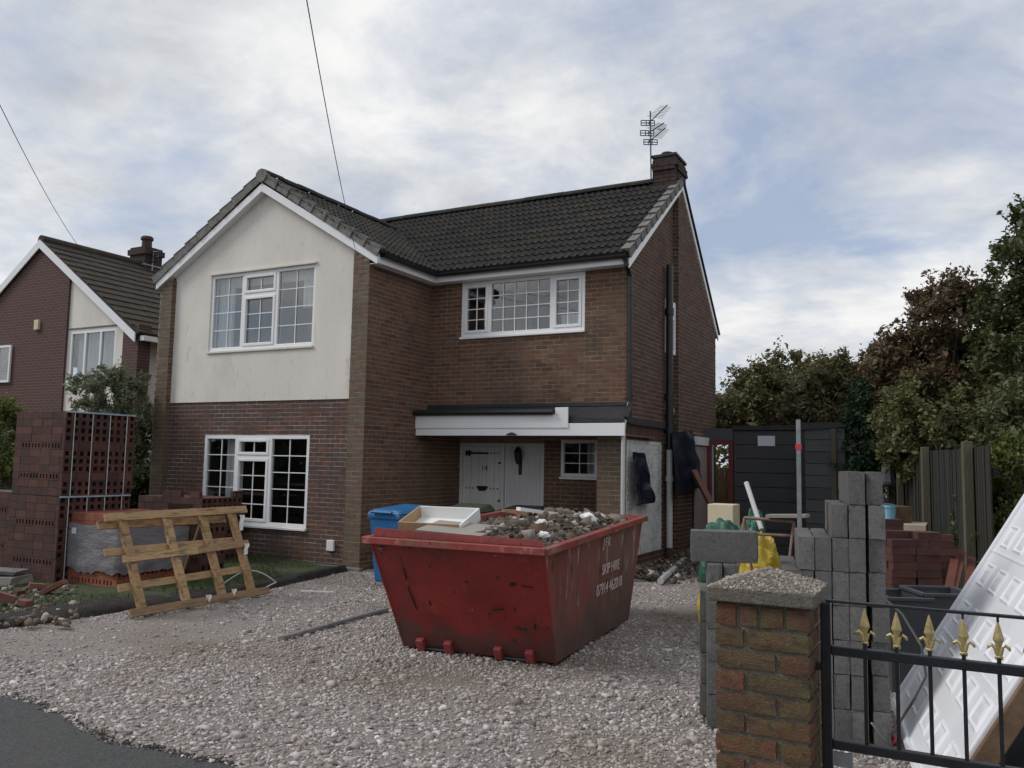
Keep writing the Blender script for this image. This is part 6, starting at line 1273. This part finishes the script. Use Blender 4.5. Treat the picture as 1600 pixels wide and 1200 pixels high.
def tree(label, base, blobs, n_cl, cl_r, n_, size, m, seed, trunk_r=.1, name='tree', cat='tree', group=None, aspect=.5, twigs=True, stems=1):
    """blobs: list of (centre, (rx,ry,rz)) in world metres"""
    th = thing(name, label, cat, base, group); g = np.random.default_rng(seed); cl = []; vol = np.array([rx*ry*rz for _, (rx, ry, rz) in blobs])**.67; vol /= vol.sum()
    for _ in range(n_cl):
        c, rad = blobs[g.choice(len(blobs), p=vol)]; d = g.normal(size=3); d /= np.linalg.norm(d); k_ = g.uniform(.35, 1.02)**.6
        q = V3(c)+d*k_*V3(rad); q[2] = max(q[2], .25); cl.append((q, cl_r*g.uniform(.45, 1.2)))
    mb = MB(); zt = np.mean([c[2] for c, _ in blobs]); b0 = V3(base)
    for s_ in range(stems):
        off = V3((g.normal(0, .12), g.normal(0, .12), 0))*(stems > 1); tp_ = V3(blobs[min(s_, len(blobs)-1)][0])*(1, 1, 0)+Z*zt
        mb.tube([b0+off, b0+off+(tp_-b0)*.35+V3((g.normal(0, .06), g.normal(0, .06), 0)), b0+off*1.5+(tp_-b0)*.75, tp_+off*2], [trunk_r, trunk_r*.8, trunk_r*.55, trunk_r*.25], 8)
    mb.build('trunk', M_bark, th, smooth=True)
    if twigs:
        mb = MB()
        for q, r_ in cl[::2]:
            t_ = g.uniform(.3, .9); s0 = b0+(V3((np.mean([c[0] for c, _ in blobs]), np.mean([c[1] for c, _ in blobs]), zt))-b0)*t_; mid = (s0+q)/2+g.normal(0, .08, 3)+Z*.06
            mb.tube([s0, mid, q], [trunk_r*.22, trunk_r*.12, trunk_r*.04], 5, caps=False)
        mb.build('branches', M_bark, th, fixn=False, kind='stuff')
    leaves(cl, n_, size, m, th, seed+1, aspect=aspect); return th
def T(px_, py_, t_, rx, ry, rz): return (dep(px_, py_, t_), (rx*t_/F, ry, rz*t_/F))
def G(px_, t_): q = dep(px_, 750, t_); return (q[0], q[1], 0)
tree('tall dark green tree at the right edge of the picture', G(1625, 12), [T(1625, 420, 12, 85, 1.0, 120), T(1605, 560, 12, 75, 1.0, 120), T(1640, 700, 12, 60, .9, 120)], 150, .24, 54600, 0.035, M_l_dark, 101, .14)
tree('reddish autumn tree left of the tall dark tree', G(1485, 13.5), [T(1500, 520, 13.5, 70, 1.0, 75), T(1440, 600, 13.5, 70, 1.0, 75), T(1500, 640, 13.5, 90, 1.0, 80)], 150, .24, 50400, 0.037, M_l_red, 111, .11, stems=3)
tree('bushy olive tree above the mossy fence', G(1470, 12.2), [T(1480, 680, 12.2, 80, .8, 55), T(1555, 650, 12.2, 60, .8, 100), T(1430, 670, 12.5, 40, .7, 70)], 120, .22, 39900, 0.034, M_l_olive, 121, .08, stems=3)
tree('brown autumn tree behind the dark garden shed', G(1340, 17), [T(1345, 650, 17, 70, 1.2, 85), T(1300, 650, 17.5, 55, 1., 80), T(1400, 620, 17, 50, 1., 75)], 110, .30, 35700, 0.048, M_l_brown, 131, .1, stems=2)
tree('dark evergreen shrub between the sheds and the fence', G(1368, 14.2), [T(1368, 680, 14.2, 45, .6, 75), T(1360, 640, 14.2, 30, .5, 50)], 70, .2, 23100, 0.031, M_l_ever, 141, .07)
tree('low autumn tree with spindly twigs behind the house corner', G(1190, 21), [T(1200, 640, 21, 75, 1.4, 58), T(1145, 655, 21, 50, 1.2, 40), T(1255, 620, 21, 55, 1.2, 62)], 130, .30, 37800, 0.051, M_l_brown, 151, .1, stems=3)
tree('olive brown tree far behind the paper notice', G(1245, 24), [T(1250, 640, 24, 80, 1.5, 60), T(1180, 660, 24, 60, 1.5, 40), T(1320, 640, 24, 60, 1.5, 60)], 100, .4, 27300, 0.061, M_l_olive, 161, .12)
tree('bright yellow green climbing shrub hanging over the fence end', G(1590, 8.6), [T(1592, 745, 8.6, 36, .35, 65), T(1600, 850, 8.4, 45, .35, 70), T(1570, 870, 8.3, 30, .3, 45)], 70, .13, 14700, 0.024, M_l_lime, 171, .04, name='shrub', cat='shrub', stems=3)
tree('dark shaded shrub behind the fence post at the right', G(1565, 9.4), [T(1562, 790, 9.4, 40, .4, 90), T(1580, 700, 9.6, 50, .5, 80)], 80, .18, 18900, 0.031, M_l_dark, 176, .05, name='shrub', cat='shrub', stems=2)
tree('grey green leafy shrub in front of the neighbouring house', G(165, 15.5), [T(150, 625, 15.5, 45, .6, 50), T(195, 640, 15.5, 45, .6, 60), T(170, 700, 15.5, 50, .6, 60)], 90, .17, 17850, 0.041, M_l_grey, 181, .05, name='shrub', cat='shrub', stems=4, aspect=.3)
tree('yellow green hedge bush at the left edge', G(2, 13.5), [T(0, 690, 13.5, 28, .5, 55), T(-25, 760, 13.5, 40, .5, 70), T(10, 790, 13.4, 22, .4, 60)], 60, .16, 14700, 0.031, M_l_lime, 191, .05, name='shrub', cat='shrub', stems=3)
tree('dark hedge in the gap between the two houses', G(225, 17), [T(225, 720, 17, 30, .8, 75), T(200, 760, 17, 45, .8, 60), T(120, 760, 17, 60, .8, 60), T(40, 740, 17, 60, .8, 80)], 110, .28, 27300, 0.041, M_l_dark, 201, .06, name='shrub', cat='hedge', stems=3)
# a far belt of trees behind everything on the right
n_cl = [(dep(x, 0, 34)*(1, 1, 0)+Z*rng.uniform(.5, 3.6), rng.uniform(.6, 1.1)) for x in np.linspace(1080, 1900, 90)]
o = leaves(n_cl, 9000, .17, M_l_olive, None, 300, name='distant_trees'); o['kind'] = 'stuff'; o['label'] = 'distant belt of trees beyond the gardens'
# unseen hedge added across the road to darken reflections in the ground floor glass
hc = [(V3((x, -25+rng.normal(0, .4), rng.uniform(.3, 2.9))), rng.uniform(.45, .75)) for x in np.linspace(-48, 16, 210)]
hd = thing('hedge', 'unseen tall dark hedge across the road, added to darken the window reflections', 'hedge', (-16, -25, -.05)); leaves(hc, 15000, .17, M_l_ever, hd, 400)
mb = MB(); mb.grid(lambda s_, t_: V3((-48+64*s_, -25.2+.25*noise.noise((s_*60, t_*3, 0)), -.05+2.9*t_+.2*noise.noise((s_*50, 1, 0))*t_)), 160, 5); mb.build('stems', M_bark, hd, fixn=False)
